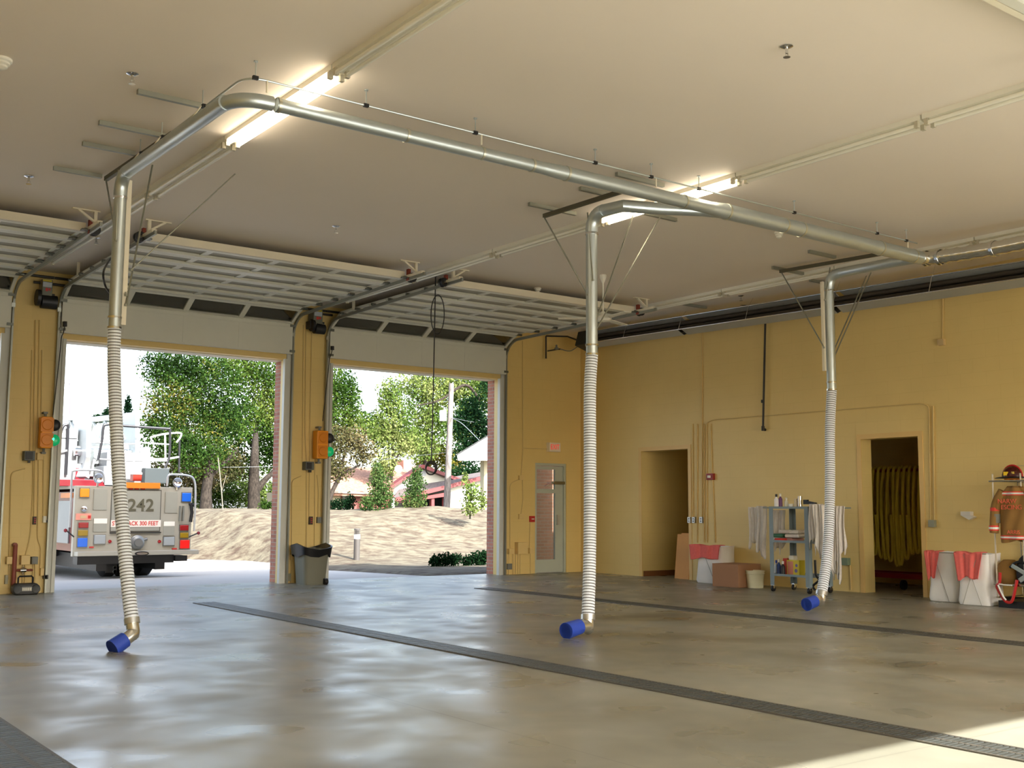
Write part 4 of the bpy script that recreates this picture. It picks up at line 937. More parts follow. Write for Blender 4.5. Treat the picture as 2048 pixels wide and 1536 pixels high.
tag(B().cbox((-.88, cyl_-.14, zM-.0), (.12, .16, .055)).build('folded_towel', mat('cloth_red', (220, 60, 50), .9), bevel=.012), 'small red cloth at the left of the middle shelf', 'towel', 'folded towels on the cart')
def bottle(u, vb, vt, x, zs, m, label, capm=None, w=None, name='spray_bottle', cat='bottle', grp='bottles and cans on the cart'):
    y = XP(u, vb, x).y; h = XP(u, vt, x).z-zs; r = w or .035
    t = thing(name, label, cat, (x, y, zs), grp)
    B().lathe((x, y, zs), [(.001, 0), (r, .0), (r, h*.62), (r*.45, h*.76), (r*.4, h*.82)], 16).build('bottle', m, t, smooth=True)
    B().lathe((x, y, zs), [(r*.5, h*.8), (r*.55, h*.98), (.001, h)], 14).build('cap', capm or BLACK, t, smooth=True)
    return t
zt_ = zT-.028
bottle(1553, 1010, 988, -.85, zt_, mat('bottle_white', (230, 228, 232), .4), 'white bottle with black cap at left on the cart top')
bottle(1561, 1010, 987, -.8, zt_, mat('bottle_purple', (110, 70, 120), .4), 'bottle with purple label and white cap on the cart top', WHITE, .032)
bottle(1573, 1010, 995, -.8, zt_, mat('bottle_cream', (220, 216, 200), .4), 'short cream bottle on the middle of the cart top', WHITE, .03)
tag(B().cyl((-.8, XP(1582, 1010, -.8).y, zt_), (-.8, XP(1582, 1010, -.8).y, zt_+.07), .04, n=16).build('plastic_cup', mat('cup_white', (234, 232, 226), .4)), 'low white cup on the cart top', 'cup')
tag(B().cyl((-.8, XP(1592, 1010, -.8).y, zt_), (-.8, XP(1592, 1010, -.8).y, zt_+.15), .028, n=16).build('paper_roll', mat('roll_beige', (222, 206, 176), .7)), 'beige roll beside the silver can on the cart top', 'roll')
tag(B().cyl((-.8, XP(1600, 1010, -.8).y, zt_), (-.8, XP(1600, 1010, -.8).y, zt_+.19), .034, n=18).build('silver_can', CHROME, smooth=True), 'shiny silver can on the cart top', 'can')
pp = [XP(u, v, -.85) for u, v in ((1612, 1004), (1618, 1006), (1632, 1008))]
tag(B().bar(pp[0], pp[2], .05, .04).cbox(pp[0], (.05, .07, .07)).build('hand_tool', BLACK), 'black hand tool at the right end of the cart top', 'tool')
zb_ = zL-.028
bottle(1553, 1146, 1120, -.8, zb_, mat('bottle_clear', (200, 206, 210), .3), 'pale bottle at left on the cart bottom shelf', BLUE, .03)
bottle(1558, 1146, 1118, -.86, zb_, mat('can_blue', (40, 70, 140), .35), 'blue bottle on the cart bottom shelf', WHITE, .03)
bottle(1566, 1146, 1122, -.9, zb_, BLACK, 'black bottle with white label on the cart bottom shelf', WHITE, .035)
yy = XP(1576, 1146, -.7).y
tag(B().cbox((-.7, yy, zb_+.13), (.12, .09, .26)).build('product_box', mat('box_red', (214, 60, 34), .5)), 'red cardboard product box on the cart bottom shelf', 'box')
yy = XP(1592, 1146, -.75).y
t = thing('product_box', 'yellow and pink printed box on the cart bottom shelf', 'box', (-.75, yy, zb_))
B().cbox((-.75, yy, zb_+.12), (.14, .24, .24)).build('carton', mat('box_yellow', (226, 206, 60), .5), t)
B().cbox((-.822, yy+.05, zb_+.12), (.004, .11, .2)).build('print', mat('box_pink', (226, 150, 130), .5), t)
B().lathe((-.823, yy-.06, zb_+.08), [(.03, 0), (.001, .002)], 12, (-1, 0, 0)).lathe((-.823, yy-.07, zb_+.16), [(.025, 0), (.001, .002)], 12, (-1, 0, 0)).build('print_dots', mat('box_violet', (120, 110, 170), .5), t)
tag(B().cbox((-.75, yy+.05, zb_+.275), (.1, .1, .07)).build('small_jar', WHITE, bevel=.01), 'white jar on top of the printed box on the cart', 'jar')
# brush / gun behind hose at the cart
tag(B().tube(bez([XP(1630, 1120, -.9), XP(1632, 1150, -.9), XP(1638, 1160, -.9), XP(1626, 1172, -.9), XP(1630, 1180, -.9)], 6), .018, 8).build('black_strap', BLACK), 'black strap hanging low behind the right exhaust hose', 'strap')

# ---- turnout gear rack at the right edge
GX = -.36
WIREM = mat('rack_wire', (206, 196, 176), .4, metal=.3)
ry0 = XP(1987, 1000, GX-.3).y; ry1 = XP(2043, 1000, GX-.3).y; rz = XP(2010, 962, GX-.3).z
t = thing('gear_rack', 'wire turnout gear rack with chrome shelf at the right picture edge', 'rack', (GX, (ry0+ry1)/2, 0))
pb = B()
for y in (ry0, ry1, ry1-.62):
    pb.cyl((GX-.3, y, 0.12), (GX-.3, y, rz+.1), .011, n=8)
    for k in range(1, 4): pb.cyl((-.03, y-.02+.06*k*0, .1), (-.03, y, rz+.12), .007, n=6)
pb.build('upright', WIREM, t)
wb = B()
for k in range(12): wb.tube([(-.03, ry0, .3+k*.145), (-.03, ry1-.62, .3+k*.145)], .003, 4)
for k in range(13): wb.tube([(-.03, ry0-.09*k, .15), (-.03, ry0-.09*k, rz+.12)], .003, 4)
wb.build('wire_grid', WIREM, t)
sb = B().tube([(GX-.32, ry0+.04, rz), (GX-.32, ry1-.62, rz)], .014, 8).tube([(-.04, ry0+.04, rz), (-.04, ry1-.62, rz)], .01, 8).tube([(GX-.32, ry0+.04, rz-.0), (-.04, ry0+.0, rz)], .01, 8)
for k in range(16): sb.tube([(GX-.32, ry0-.07*k, rz+.005), (-.04, ry0-.07*k, rz+.005)], .004, 5)
sb.tube([(GX-.32, ry0+.03, .3), (GX-.32, ry1-.62, .3)], .014, 8)
for k in range(16): sb.tube([(GX-.32, ry0-.07*k, .3), (-.04, ry0-.07*k, .3)], .004, 5)
sb.tube([(GX-.32, ry0, .13), (-.04, ry0, .13)], .01, 6)
sb.build('wire_shelf', CHROME, t)
B().box((GX-.32, ry0-.02, 0), (-.02, ry1-.62, .09)).build('base', BLACK, t)
# helmet
hc = XP(2025, 955, GX-.12); hc.z = rz+.01
t = thing('fire_helmet', 'black fire helmet with yellow and red bands on the gear rack shelf', 'helmet', hc)
def egg(c, a, b_, h, n=24, m=7, z0=0.): return [[(c[0]+a*math.cos(2*PI*i/n)*math.cos(k*PI/2/m), c[1]+b_*math.sin(2*PI*i/n)*math.cos(k*PI/2/m), c[2]+z0+h*math.sin(k*PI/2/m)) for i in range(n)] for k in range(m+1)]
loft(egg(hc, .115, .14, .15, z0=.045), False).build('shell', mat('helmet_shell', (70, 16, 14), .25), t, smooth=True)
loft([[(hc.x+r*.15*math.cos(a), hc.y+r*.21*math.sin(a)+(.03*r if math.sin(a) > 0 else 0), hc.z+z) for a in [2*PI*i/24 for i in range(24)]] for r, z in ((.72, .05), (1.0, .035), (1.0, .03), (.7, .03))], False).build('brim', BLACK, t, smooth=True)
B().tube([(hc.x+.0, hc.y+.14*math.cos(a), hc.z+.045+.16*math.sin(a)) for a in [i*PI/14 for i in range(15)]], .012, 8).build('crest', RED, t)
B().cbox((hc.x-.11, hc.y+.03, hc.z+.09), (.01, .06, .05), rz=.3).cbox((hc.x-.1, hc.y-.06, hc.z+.1), (.01, .05, .03), rz=-.4).build('reflective_patch', mat('helmet_yellow', (240, 200, 40), .4), t)
B().lathe((hc.x, hc.y, hc.z+.0), [(.1, .0), (.11, .03)], 20).build('liner', mat('liner_orange', (190, 110, 40), .8), t)
# jacket
JY0, JY1 = XP(1996, 1030, GX-.34).y, XP(2060, 1030, GX-.34).y; JZT = XP(2020, 972, GX-.34).z; JZB = XP(2020, 1082, GX-.34).z
t = thing('turnout_jacket', 'tan firefighter jacket with orange tape hanging on the gear rack', 'jacket', (GX-.3, (JY0+JY1)/2, JZT))
jc = (JY0+JY1)/2; jw = abs(JY0-JY1)/2; JH = JZT-JZB
def body(u, v):
    # u 0..1 around the front face, v from shoulders to hem
    prof = [(0, .45), (.05, .62), (.1, .82), (.2, .96), (.5, .98), (.8, 1.02), (1, 1.05)]
    for i in range(len(prof)-1):
        if prof[i][0] <= v <= prof[i+1][0]: w = prof[i][1]+(prof[i+1][1]-prof[i][1])*(v-prof[i][0])/(prof[i+1][0]-prof[i][0]); break
    a = PI*2*u; y = jc+jw*w*math.cos(a)*(1); x = GX-.27+.10*math.sin(a)*-1*(.7+.3*v)+.012*math.sin(u*40+v*6)
    return (x, y, JZT-JH*v-(.03*math.sin(u*12) if v > .98 else 0))
B().sheet(body, 48, 16).build('torso', TAN, t, smooth=True)
def tape(v0, v1, m, name, off=.006, a0=.03, a1=.47):
    def fn(u, v):
        p = body(a0+(a1-a0)*u, v0+(v1-v0)*v); return (p[0]-off, p[1], p[2])
    return B().sheet(fn, 24, 2).build(name, m, t, solid=.002)
tape(.10, .17, ORTAPE, 'chest_tape', .008); tape(.12, .15, REFL, 'chest_stripe', .012); tape(.90, .97, ORTAPE, 'hem_tape', .008); tape(.92, .95, REFL, 'hem_stripe', .012)
tape(.0, .03, mat('collar_brown', (120, 88, 44), .9), 'collar', .006)
for s, nm in ((1, 'left'), (-1, 'right')):
    y = jc+s*jw*.98; pth = bez([(GX-.27, jc+s*jw*.75, JZT-.1*JH), (GX-.29, y+s*.04, JZT-.32*JH), (GX-.31, y+s*.07, JZT-.6*JH), (GX-.33, y+s*.075, JZT-.86*JH)], 6)
    sl_ = B().tube(pth, .06, 14, radii=[.075-.02*i/len(pth) for i in range(len(pth))]).build('sleeve', TAN, t, smooth=True)
    e = pth[-1]; B().lathe(e+Vector((0, 0, .03)), [(.062, 0), (.062, .07)], 14).build('cuff_tape', ORTAPE, sl_); B().lathe(e+Vector((0, 0, .05)), [(.065, 0), (.065, .028)], 14).build('cuff_stripe', REFL, sl_)
    m2 = pth[len(pth)//2]; B().lathe(m2, [(.068, 0), (.066, .045)], 14).build('elbow_tape', ORTAPE, sl_); B().lathe(m2+Vector((0, 0, -.16)), [(.064, 0), (.067, .12)], 14).build('elbow_patch', mat('patch_grey', (120, 120, 112), .8), sl_)
LT = mat('letter_orange', (240, 110, 80), .5)
xl = GX-.39
text('lettering', 'NARW', .085, (xl, jc+.06, JZT-JH*.28), FACE_X, LT, t)
text('lettering', 'ESCING', .085, (xl-.004, jc+.0, JZT-JH*.39), FACE_X, LT, t)
text('lettering', 'ARRIS', .07, (xl-.012, jc-.02, JZT-JH*.84), FACE_X, LT, t)
B().tube([(GX-.27, jc, JZT-.01), (GX-.27, jc, rz-.06), (GX-.27, jc, rz)], .005, 6).build('hanger_hook', CHROME, t)
# second pack/trousers with red suspenders
gc = XP(2016, 1150, GX-.2); gc.z = .33
t = thing('turnout_trousers', 'tan turnout trousers with red suspenders and grey strap on the lower rack shelf', 'trousers', (GX, gc.y, .3))
loft([rsq((GX-.12, gc.y+.02), .13*k, .14*k, .31+z, 24, .8) for z, k in ((0, .9), (.05, 1.05), (.16, 1.1), (.26, .9), (.31, .5))]).build('trousers', TAN, t, smooth=True)
def pxs(L, x=GX-.36): return bez([XP(u, v, x) for u, v in L], 6)
B().tube(pxs([(2000, 1145), (1999, 1165), (1994, 1174), (2006, 1196), (2014, 1204), (2024, 1202), (2030, 1180), (2034, 1160)]), .02, 8).build('suspender', RED, t, smooth=True)
B().tube(pxs([(1996, 1170), (2006, 1192), (2012, 1200)], GX-.39), .012, 8).tube(pxs([(1998, 1168), (2010, 1170), (2024, 1171)], GX-.39), .009, 8).build('reflective_strap', REFL, t)
c = XP(2038, 1140, GX-.3)
t = thing('gear_pack', 'black and grey gear pack beside the turnout trousers', 'bag', (GX-.1, c.y, .32))
loft([rsq((GX-.16, c.y-.1), .14*k, .17*k, .32+z, 24, .6) for z, k in ((0, .9), (.1, 1.05), (.25, 1.0), (.33, .8), (.38, .5))]).build('bag', mat('pack_black', (30, 30, 34), .7), t, smooth=True)
B().cbox((GX-.32, c.y-.02, .5), (.03, .24, .05), rx=.5).cbox((GX-.33, c.y-.1, .42), (.03, .2, .06), rx=-.6).build('grey_strap', mat('strap_grey', (150, 162, 164), .7), t, bevel=.006)
B().tube(pxs([(2020, 1135), (2030, 1126), (2044, 1124), (2056, 1132)], GX-.3), .018, 8).build('strap', BLACK, t)

# ---- hose drying rack in the hose room
rx = 1.35
yA, yB2 = XP(1731, 941, rx).y, XP(1845, 944, rx).y; zP = XP(1780, 941, rx).z
t = thing('hose_rack', 'dark red wheeled rack holding yellow fire hoses in the hose room', 'rack', (rx, (yA+yB2)/2, 0))
B().tube([(rx, yA+.5, zP), (rx, yB2-.3, zP)], .025, 10).build('top_rail', DRED, t)
fz = .22
B().box((rx-.3, yA+.5, fz-.04), (rx-.24, yB2-.3, fz+.04)).box((rx+.24, yA+.5, fz-.04), (rx+.3, yB2-.3, fz+.04)).box((rx-.3, yA+.5, fz-.04), (rx+.3, yA+.44, fz+.04)).box((rx-.3, yB2-.3, fz-.04), (rx+.3, yB2-.24, fz+.04)).build('base_frame', DRED, t)
for y in (yA+.47, yB2-.27): B().cyl((rx, y, fz), (rx, y, zP), .03, n=10).build('post', DRED, t)
for y in (yA+.45, yA-.25, yA-.85, yB2-.28):
    for x in (rx-.27,): B().cyl((x, y-.02, .08), (x, y+.02, .08), .08, n=16).build('wheel', BLACK, t, smooth=True)
n = 15
for k in range(n):
    y = yA+.12+(yB2-yA-.3)*k/(n-1); r2 = random.Random(k); low = .42+.14*r2.random()+.1*math.sin(k*.7)
    xf_ = rx-.07-.05*r2.random(); w = .035+.012*r2.random()
    pth = bez([(rx+.07, y, low+.4), (rx+.05, y, zP-.05), (rx, y, zP+.04), (rx-.05, y, zP-.05), (xf_, y+.02*r2.random(), 1.4), (xf_-.03, y-.04*r2.random(), low+.25), (xf_-.02, y-w*1.2, low), (xf_-.02, y-w*2.4, low+.2), (xf_-.03, y-w*2.2, 1.2)], 5)
    tag(B().tube(pth, .026, 8).build('fire_hose', YELHOSE, smooth=True), 'yellow fire hose draped over the drying rack in the hose room', 'fire hose', 'fire hoses on the drying rack')

# ================================================================ OUTSIDE
def base_z(y): return -.02-.03*max(0., min(y-.42, 7.6))
def G(u, v):
    """ray against the sloping apron"""
    d = ray(u, v); lo = None
    # z = -.02-.03*(y-.42)
    t = (-.02-.03*(CAM[1]-.42)-CAM[2])/(d[2]+.03*d[1]); p = CAM+d*t
    if p[1] > 8.02: return F(u, v, -.248)
    return Vector(p.tolist())
poly = [(-60, .3), (-1.9, .3)] + [tuple(G(u, v)[:2]) for u, v in ((975, 1148), (900, 1152), (850, 1152), (800, 1149), (720, 1144), (655, 1141), (610, 1135))] + [tuple(F(u, v, -.248)[:2]) for u, v in ((560, 1121), (480, 1113), (400, 1108), (330, 1105))] + [(-60, F(330, 1105, -.248).y)]
def sdist(px, py):
    P = np.array(poly); Q = np.roll(P, -1, 0); d2 = np.full(px.shape, 1e9); inside = np.zeros(px.shape, bool)
    for (ax, ay), (bx, by) in zip(P, Q):
        ex, ey = bx-ax, by-ay; L2 = ex*ex+ey*ey+1e-12; t = np.clip(((px-ax)*ex+(py-ay)*ey)/L2, 0, 1)
        d2 = np.minimum(d2, (px-ax-t*ex)**2+(py-ay-t*ey)**2)
        c = ((ay > py) != (by > py)) & (px < (bx-ax)*(py-ay)/((by-ay) if by != ay else 1e-9)+ax); inside ^= c
    return np.where(inside, -1, 1)*np.sqrt(d2)
sm = lambda t: t*t*(3-2*t)
def land(px, py):
    b = -.02-.03*np.clip(py-.42, 0, 7.6)
    yb = 7.5+6.5*sm(np.clip((-px-0.)/5, 0, 1)); s = sm(np.clip((py-yb)/10., 0, 1))
    n = (np.sin(px*.9+1)*np.cos(py*1.1)+.6*np.sin(px*2.3+py*1.7)+.5*np.sin(px*3.9-py*3.1))*.035
    hump = .14*np.exp(-((px-6.0)**2/5+(py-16.5)**2/6))+.10*np.exp(-((px-8.9)**2/3+(py-16.5)**2/6))
    return b + s*(1.36) + n*np.clip(s*4, 0.15, 1) + hump*s
def land1(x, y): return float(land(np.array(x, float), np.array(y, float)))
xs = np.concatenate([np.arange(-60, -14, 2.), np.arange(-14, 16, .25), np.arange(16, 70, 2.)]); ys = np.concatenate([np.arange(.42, 22, .25), np.arange(22, 120, 4.)])
gx, gy = np.meshgrid(xs, ys); sd = sdist(gx, gy); gz = land(gx, gy)+np.clip(sd*.35, -.35, .05)
b = B(); nx, ny = len(xs), len(ys)
b.add(np.stack([gx.ravel(), gy.ravel(), gz.ravel()], 1).tolist(), [(j*nx+i, j*nx+i+1, (j+1)*nx+i+1, (j+1)*nx+i) for j in range(ny-1) for i in range(nx-1)])
STRAW = two_tone('straw_mulch', (70, 58, 48), (106, 100, 84), 2.2, stretch=(1, 1.6, 2), lo=.36, hi=.6, bump=.6)
st(b.build('ground_berm', STRAW, smooth=False))
b = B()
yy = [.42, 8.02, 60]
b.add([(-60, .42, -.02), (70, .42, -.02), (70, 8.02, -.248), (-60, 8.02, -.248), (70, 40, -.248), (-60, 40, -.248)], [(0, 1, 2, 3), (3, 2, 4, 5)])
st(b.build('ground_driveway', CONC))
b = B().add([(-60, -60, -.06), (60, -60, -.06), (60, YB-.4, -.06), (-60, YB-.4, -.06)], [(0, 1, 2, 3)])
st(b.build('ground_rear', mat('rear_ground_bounce', (208, 203, 192), .9)))  # unseen rear ground, made pale to bounce sunlight in through the rear doors
# bollards
for (u, vb, vt, w, lab) in ((713, 1130, 1058, 12.5, 'dark bollard with white band outside the right bay'), (409, 1110, 1051, 9.5, 'dark bollard with white band outside the truck bay')):
    p = G(u, vb); dep = float((np.array(p)-CAM)@FW); r = w/2*dep/FPX; h = (vb-vt)*dep/FPX
    zb = land1(p.x, p.y)+.0
    p.z = min(p.z, zb)
    t = thing('bollard', lab, 'bollard', p, 'driveway bollards')
    B().cyl(p-Vector((0, 0, .1)), p+Vector((0, 0, h*.72)), r, n=20).build('post', mat('bollard_bronze', (74, 70, 66), .5), t, smooth=True)
    B().cyl(p+Vector((0, 0, h*.72)), p+Vector((0, 0, h*.84)), r*1.02, n=20).build('band', mat('bollard_white', (238, 238, 238), .4), t, smooth=True)
    b = B()
    for k in range(4): b.cyl(p+Vector((0, 0, h*(.845+.03*k))), p+Vector((0, 0, h*(.862+.03*k))), r, n=20)
    b.cyl(p+Vector((0, 0, h*.84)), p+Vector((0, 0, h*.96)), r*.6, n=14).cyl(p+Vector((0, 0, h*.96)), p+Vector((0, 0, h)), r*1.02, n=20).build('louvre_head', mat('bollard_bronze', (74, 70, 66), .5), t)

# ---------------------------------------------------------------- fire truck
TY = 5.4
def tp(u, v, y=TY): return YP(u, v, y)
TW = mat('truck_cream_white', (166, 162, 147), .35); TW2 = mat('truck_panel_white', (152, 151, 138), .35); TG = mat('truck_grey', (134, 138, 140), .4, metal=.2)
TR = mat('truck_red', (96, 18, 28), .25); LADW = mat('ladder_white', (170, 178, 178), .35)
Xa, Xb = tp(148, 1040).x, tp(383, 1040).x; zb = tp(265, 1111).z; zt = tp(200, 972).z; gz0 = base_z(TY+1.5)
truck = thing('fire_truck', 'white and red ladder fire truck numbered 242 parked outside the bay, seen from behind', 'fire truck', ((Xa+Xb)/2, TY+4, gz0))
def tr(b, u0, v0, u1, v1, d0=0., d1=-.03, k=None):
    p, q = tp(u0, v1), tp(u1, v0); return b.box((p.x, TY+d1, p.z), (q.x, TY+d0, q.z), k)
def tpart(name, m, rects, d1=-.02, d0=0., bevel=0., parent=None):
    b = B()
    for q in rects: tr(b, *q, d0=d0, d1=d1)
    return b.build(name, m, parent or truck, bevel=bevel)
B().box((Xa, TY, zb), (Xb, TY+.12, zt)).build('rear_body', TW, truck, bevel=.01)
B().box((Xa+.02, TY+.12, zb+.1), (Xb-.02, TY+7.6, zt-.12)).build('side_body', TR, truck)
B().box((Xa, TY+.1, zt-.06), (Xb, TY+7.6, zt-.0)).build('deck', TW2, truck)
b = B()
for k in range(4): b.box((Xa-.005, TY+.35+1.7*k, zb+.25), (Xa+.03, TY+1.85+1.7*k, zt-.3))
b.build('side_shutter', TG, truck)
b = B()
for k in range(5): b.box((Xa-.01, TY+.2+1.5*k, zt-.24), (Xa+.03, TY+1.0+1.5*k, zt-.14))
b.build('side_reflection', mat('reflection_orange', (206, 120, 50), .4), truck)  # orange blocks painting a reflection along the truck's polished side
cab = B().prism([(TY+7.8, zb), (TY+10.6, zb), (TY+10.9, zb+1.2), (TY+10.5, 2.3), (TY+7.8, 2.3)], 'x', Xa, Xb).build('cab', TR, truck, bevel=.03)
B().prism([(TY+9.2, 1.5), (TY+10.6, 1.5), (TY+10.5, 2.15), (TY+9.2, 2.15)], 'x', Xa-.01, Xb+.01).build('cab_window', mat('tinted_glass', (20, 24, 26), .1), cab)
# tailboard, chassis, wheels
p, q = tp(147, 1112), tp(388, 1099)
B().box((p.x, TY-.28, p.z), (q.x, TY+.02, q.z)).build('tailboard', TW, truck, bevel=.008)
B().box((Xa+.1, TY, zb-.16), (Xb-.35, TY+.3, zb)).box((Xa+.5, TY+.1, zb-.3), (Xa+.7, TY+7, zb)).box((Xb-.7, TY+.1, zb-.3), (Xb-.5, TY+7, zb)).box((Xb-.35, TY-.1, zb-.13), (Xb-.1, TY+.3, zb-.02)).box((Xa-.02, TY+2.9, zb-.1), (Xb, TY+6, zb)).build('chassis', BLACK, truck)
for xx, nm in ((tp(245, 1150, TY+1.6).x, 0), (Xa-.0, 1)):
    for yy_, dx in ((TY+1.6, 0),):
        zz = base_z(yy_); R = .50
        if nm == 0:
            x0_, x1_ = tp(199, 1150, yy_).x, tp(296, 1150, yy_).x
            spans = ((x0_, x0_+.28), (x0_+.32, x0_+.6), (x1_-.3, x1_))
            for a_, c_ in spans:
                B().lathe((a_, yy_, zz+R), [(.2, 0), (R-.05, 0), (R, .04), (R, (c_-a_)-.04), (R-.05, c_-a_), (.2, c_-a_)], 28, (1, 0, 0)).build('tyre', BLACK, truck, smooth=True)
        else:
            for y3 in (TY+4.2, TY+9.2):
                B().lathe((Xa+.02, y3, base_z(y3)+R), [(.05, .05), (.25, .05), (.28, 0), (R-.05, 0), (R, .04), (R, .24), (R-.05, .28), (.2, .28)], 28, (1, 0, 0)).build('tyre', BLACK, truck, smooth=True)
tpart('mud_flap', BLACK, [(238, 1112, 262, 1150)], d0=.9, d1=.87)
b = B()
for u in (246, 252): b.cyl(tp(229, 1143), tp(229, 1143)+Vector((0, -.02, 0)), .035, n=12).cyl(tp(229, 1135), tp(229, 1135)+Vector((0, -.02, 0)), .03, n=12)
b.build('reflector', WHITE, truck)
# lamps
BEZ = mat('lamp_bezel', (120, 120, 116), .3, metal=.6)
def lamp(u0, v0, u1, v1, m, name, bez=True):
    o = tpart(name, m, [(u0, v0, u1, v1)], d1=-.05, bevel=.012)
    if bez: tpart('bezel', BEZ, [(u0-1.3, v0-1.3, u1+1.3, v1+1.3)], d1=-.02, parent=None)
AMB = mat('amber_lens', (236, 140, 20), .2, emit=.05); BLUL = mat('blue_lens', (20, 90, 190), .2, emit=.15); REDL = mat('red_lens', (150, 20, 26), .2); REDB = mat('red_lens_bright', (214, 26, 24), .2, emit=.15); YELL = mat('dull_amber_lens', (150, 120, 20), .2); CLR = mat('clear_lens', (160, 166, 166), .15)
lamp(159, 977, 178, 994, AMB, 'amber_lamp'); lamp(156, 1045, 176, 1056, REDL, 'tail_lamp'); lamp(155, 1060, 175, 1072, YELL, 'turn_lamp'); lamp(154, 1076, 174, 1094, BLUL, 'blue_lamp')
lamp(363, 986, 381, 1003, BLUL, 'blue_lamp'); lamp(359, 1050, 376, 1061, REDL, 'tail_lamp'); lamp(359, 1065, 376, 1076, YELL, 'turn_lamp'); lamp(359, 1080, 378, 1097, REDB, 'red_lamp')
lamp(187, 1070, 210, 1088, CLR, 'work_lamp'); lamp(326, 1074, 348, 1091, CLR, 'work_lamp')
c = tp(167, 1018); B().lathe(c, [(.06, 0), (.055, .05), (.02, .07), (.001, .07)], 16, (0, -1, 0)).build('small_spot', CHROME, truck, smooth=True)
tpart('light_bar', mat('amber_bar', (226, 130, 36), .4), [(226, 966, 319, 976)], d1=-.06, bevel=.005)
b = B()
for u in (261, 273, 285): tr(b, u-4, 975.5, u+4, 979, d1=-.04)
b.build('marker_lamp', REDL, truck)
tpart('shutter_frame', mat('shutter_frame', (90, 88, 80), .4), [(219, 980, 323, 1064)], d1=-.012)
sh = tpart('roller_shutter', TW2, [(221, 982, 321, 1062)], d1=-.02)
b = B(); tr(b, 219, 1064, 321, 1067, d1=-.04); b.build('shutter_bar', DARK, truck)
tpart('warning_strip', mat('strip_white', (238, 232, 218), .5), [(221, 1040, 321, 1054)], d1=-.026)
mm = 1*abs(tp(100, 1000).x-tp(200, 1000).x)/100
TXT = mat('truck_number', (86, 82, 62), .5); TXR = mat('truck_red_text', (206, 50, 40), .5)
c = tp(281, 1011.5); text('number', '242', 36*mm, (c.x, TY-.03, c.z), FACE_Y, TXT, truck, wscale=1.02, bold=.02)
c = tp(270, 1047); text('warning_text', 'STAY BACK 300 FEET', 12.5*mm, (c.x, TY-.03, c.z), FACE_Y, TXR, truck, wscale=.82, bold=.015)
for q in ((186, 978, 215, 1020), (329, 984, 355, 1026)): tpart('access_panel', TW2, [q], d1=-.015, bevel=.004)
for q, q2 in (((186, 1037, 214, 1064), (187, 1037, 214, 1047)), ((326, 1042, 349, 1071), (327, 1043, 349, 1052))):
    o = tpart('lower_panel', TW2, [q], d1=-.015, bevel=.004); tpart('white_label', mat('strip_white', (218, 212, 198), .5), [q2], d1=-.018, parent=o)
tpart('hinge', CHROME, [(185, 978, 186.5, 1020), (185, 1037, 186.5, 1064), (328, 985, 329.5, 1025)], d1=-.03)
sg = tpart('rescue_sign', mat('sign_pink', (226, 150, 130), .5), [(151, 1027, 182, 1040)], d1=-.02)
tpart('sign_mark', RED, [(175, 1031, 181, 1037)], d1=-.026, parent=sg); tpart('sign_print', mat('sign_print', (200, 170, 130), .5), [(160, 1031, 172, 1037)], d1=-.026, parent=sg)
tpart('arrow_mark', RED, [(178, 1093, 187, 1096), (344, 1096, 353, 1099)], d1=-.022)
for u in (219.5, 318.5):
    c = tp(u, 1083); B().lathe(c, [(.035, 0), (.03, .03), (.001, .035)], 14, (0, -1, 0)).build('red_marker', REDL, truck, smooth=True)
c = tp(273, 1085); B().lathe(c, [(.15, 0), (.15, .05), (.13, .06), (.13, .1), (.09, .12), (.08, .15), (.001, .15)], 24, (0, -1, 0)).cyl(c+Vector((.13, -.04, .05)), c+Vector((.2, -.04, .07)), .03, n=10).build('hose_inlet', mat('inlet_grey', (128, 130, 128), .35, metal=.6), truck, smooth=True)
c = tp(274, 1106); el = [(c.x+.14*math.cos(a), c.z+.045*math.sin(a)) for a in [2*PI*i/24 for i in range(24)]]
B().prism(el, 'y', TY-.31, TY-.28).build('badge', BLACK, truck); B().prism([(c.x+(x-c.x)*.8, c.z+(z-c.z)*.55) for x, z in el], 'y', TY-.315, TY-.31).build('badge_trim', CHROME, truck)
# tools at right
b = B()
for u, v0, v1 in ((360, 1012, 1042), (366, 1012, 1042)): b.bar(tp(u, v0)-Vector((0, .04, 0)), tp(u-2, v1)-Vector((0, .04, 0)), .05, .03)
b.build('wheel_chock', mat('chock_grey', (120, 120, 110), .5), truck)
b = B().tube([tp(380, 1006)-Vector((0, .06, 0)), tp(382, 1025)-Vector((0, .06, 0)), tp(379, 1044)-Vector((0, .06, 0))], .035, 8).tube([tp(376, 1008)-Vector((0, .06, 0)), tp(386, 1010)-Vector((0, .06, 0))], .03, 8)
b.build('nozzle_tool', BLACK, truck)
# rails
RL = mat('rail_grey', (176, 178, 178), .3, metal=.5)
def rail(name, pts, m=RL, r=.02, y=TY-.05, rr=6): return B().tube(bez([tp(u, v, y) for u, v in pts], rr), r, 8).build(name, m, truck, smooth=True)
rail('grab_rail', [(139, 1055), (142, 1000), (144, 948), (150, 941), (175, 940), (200, 942), (207, 950), (208, 965)], r=.022, y=TY-.1)
rail('grab_rail', [(334, 972), (336, 953), (345, 949), (375, 951), (388, 960), (391, 990), (388, 1062)], r=.022, y=TY-.1)
for u, v in ((197, 957), (355, 965)):
    c = tp(u, v, TY-.05); B().lathe(c, [(.02, -.1), (.08, -.06), (.10, 0), (.09, .01), (.06, -.02), (.001, -.03)], 20, (0, -1, 0)).cyl(c-Vector((0, -.05, .0)), c-Vector((0, -.05, .16)), .02, n=8).build('spot_lamp', CHROME, truck, smooth=True)
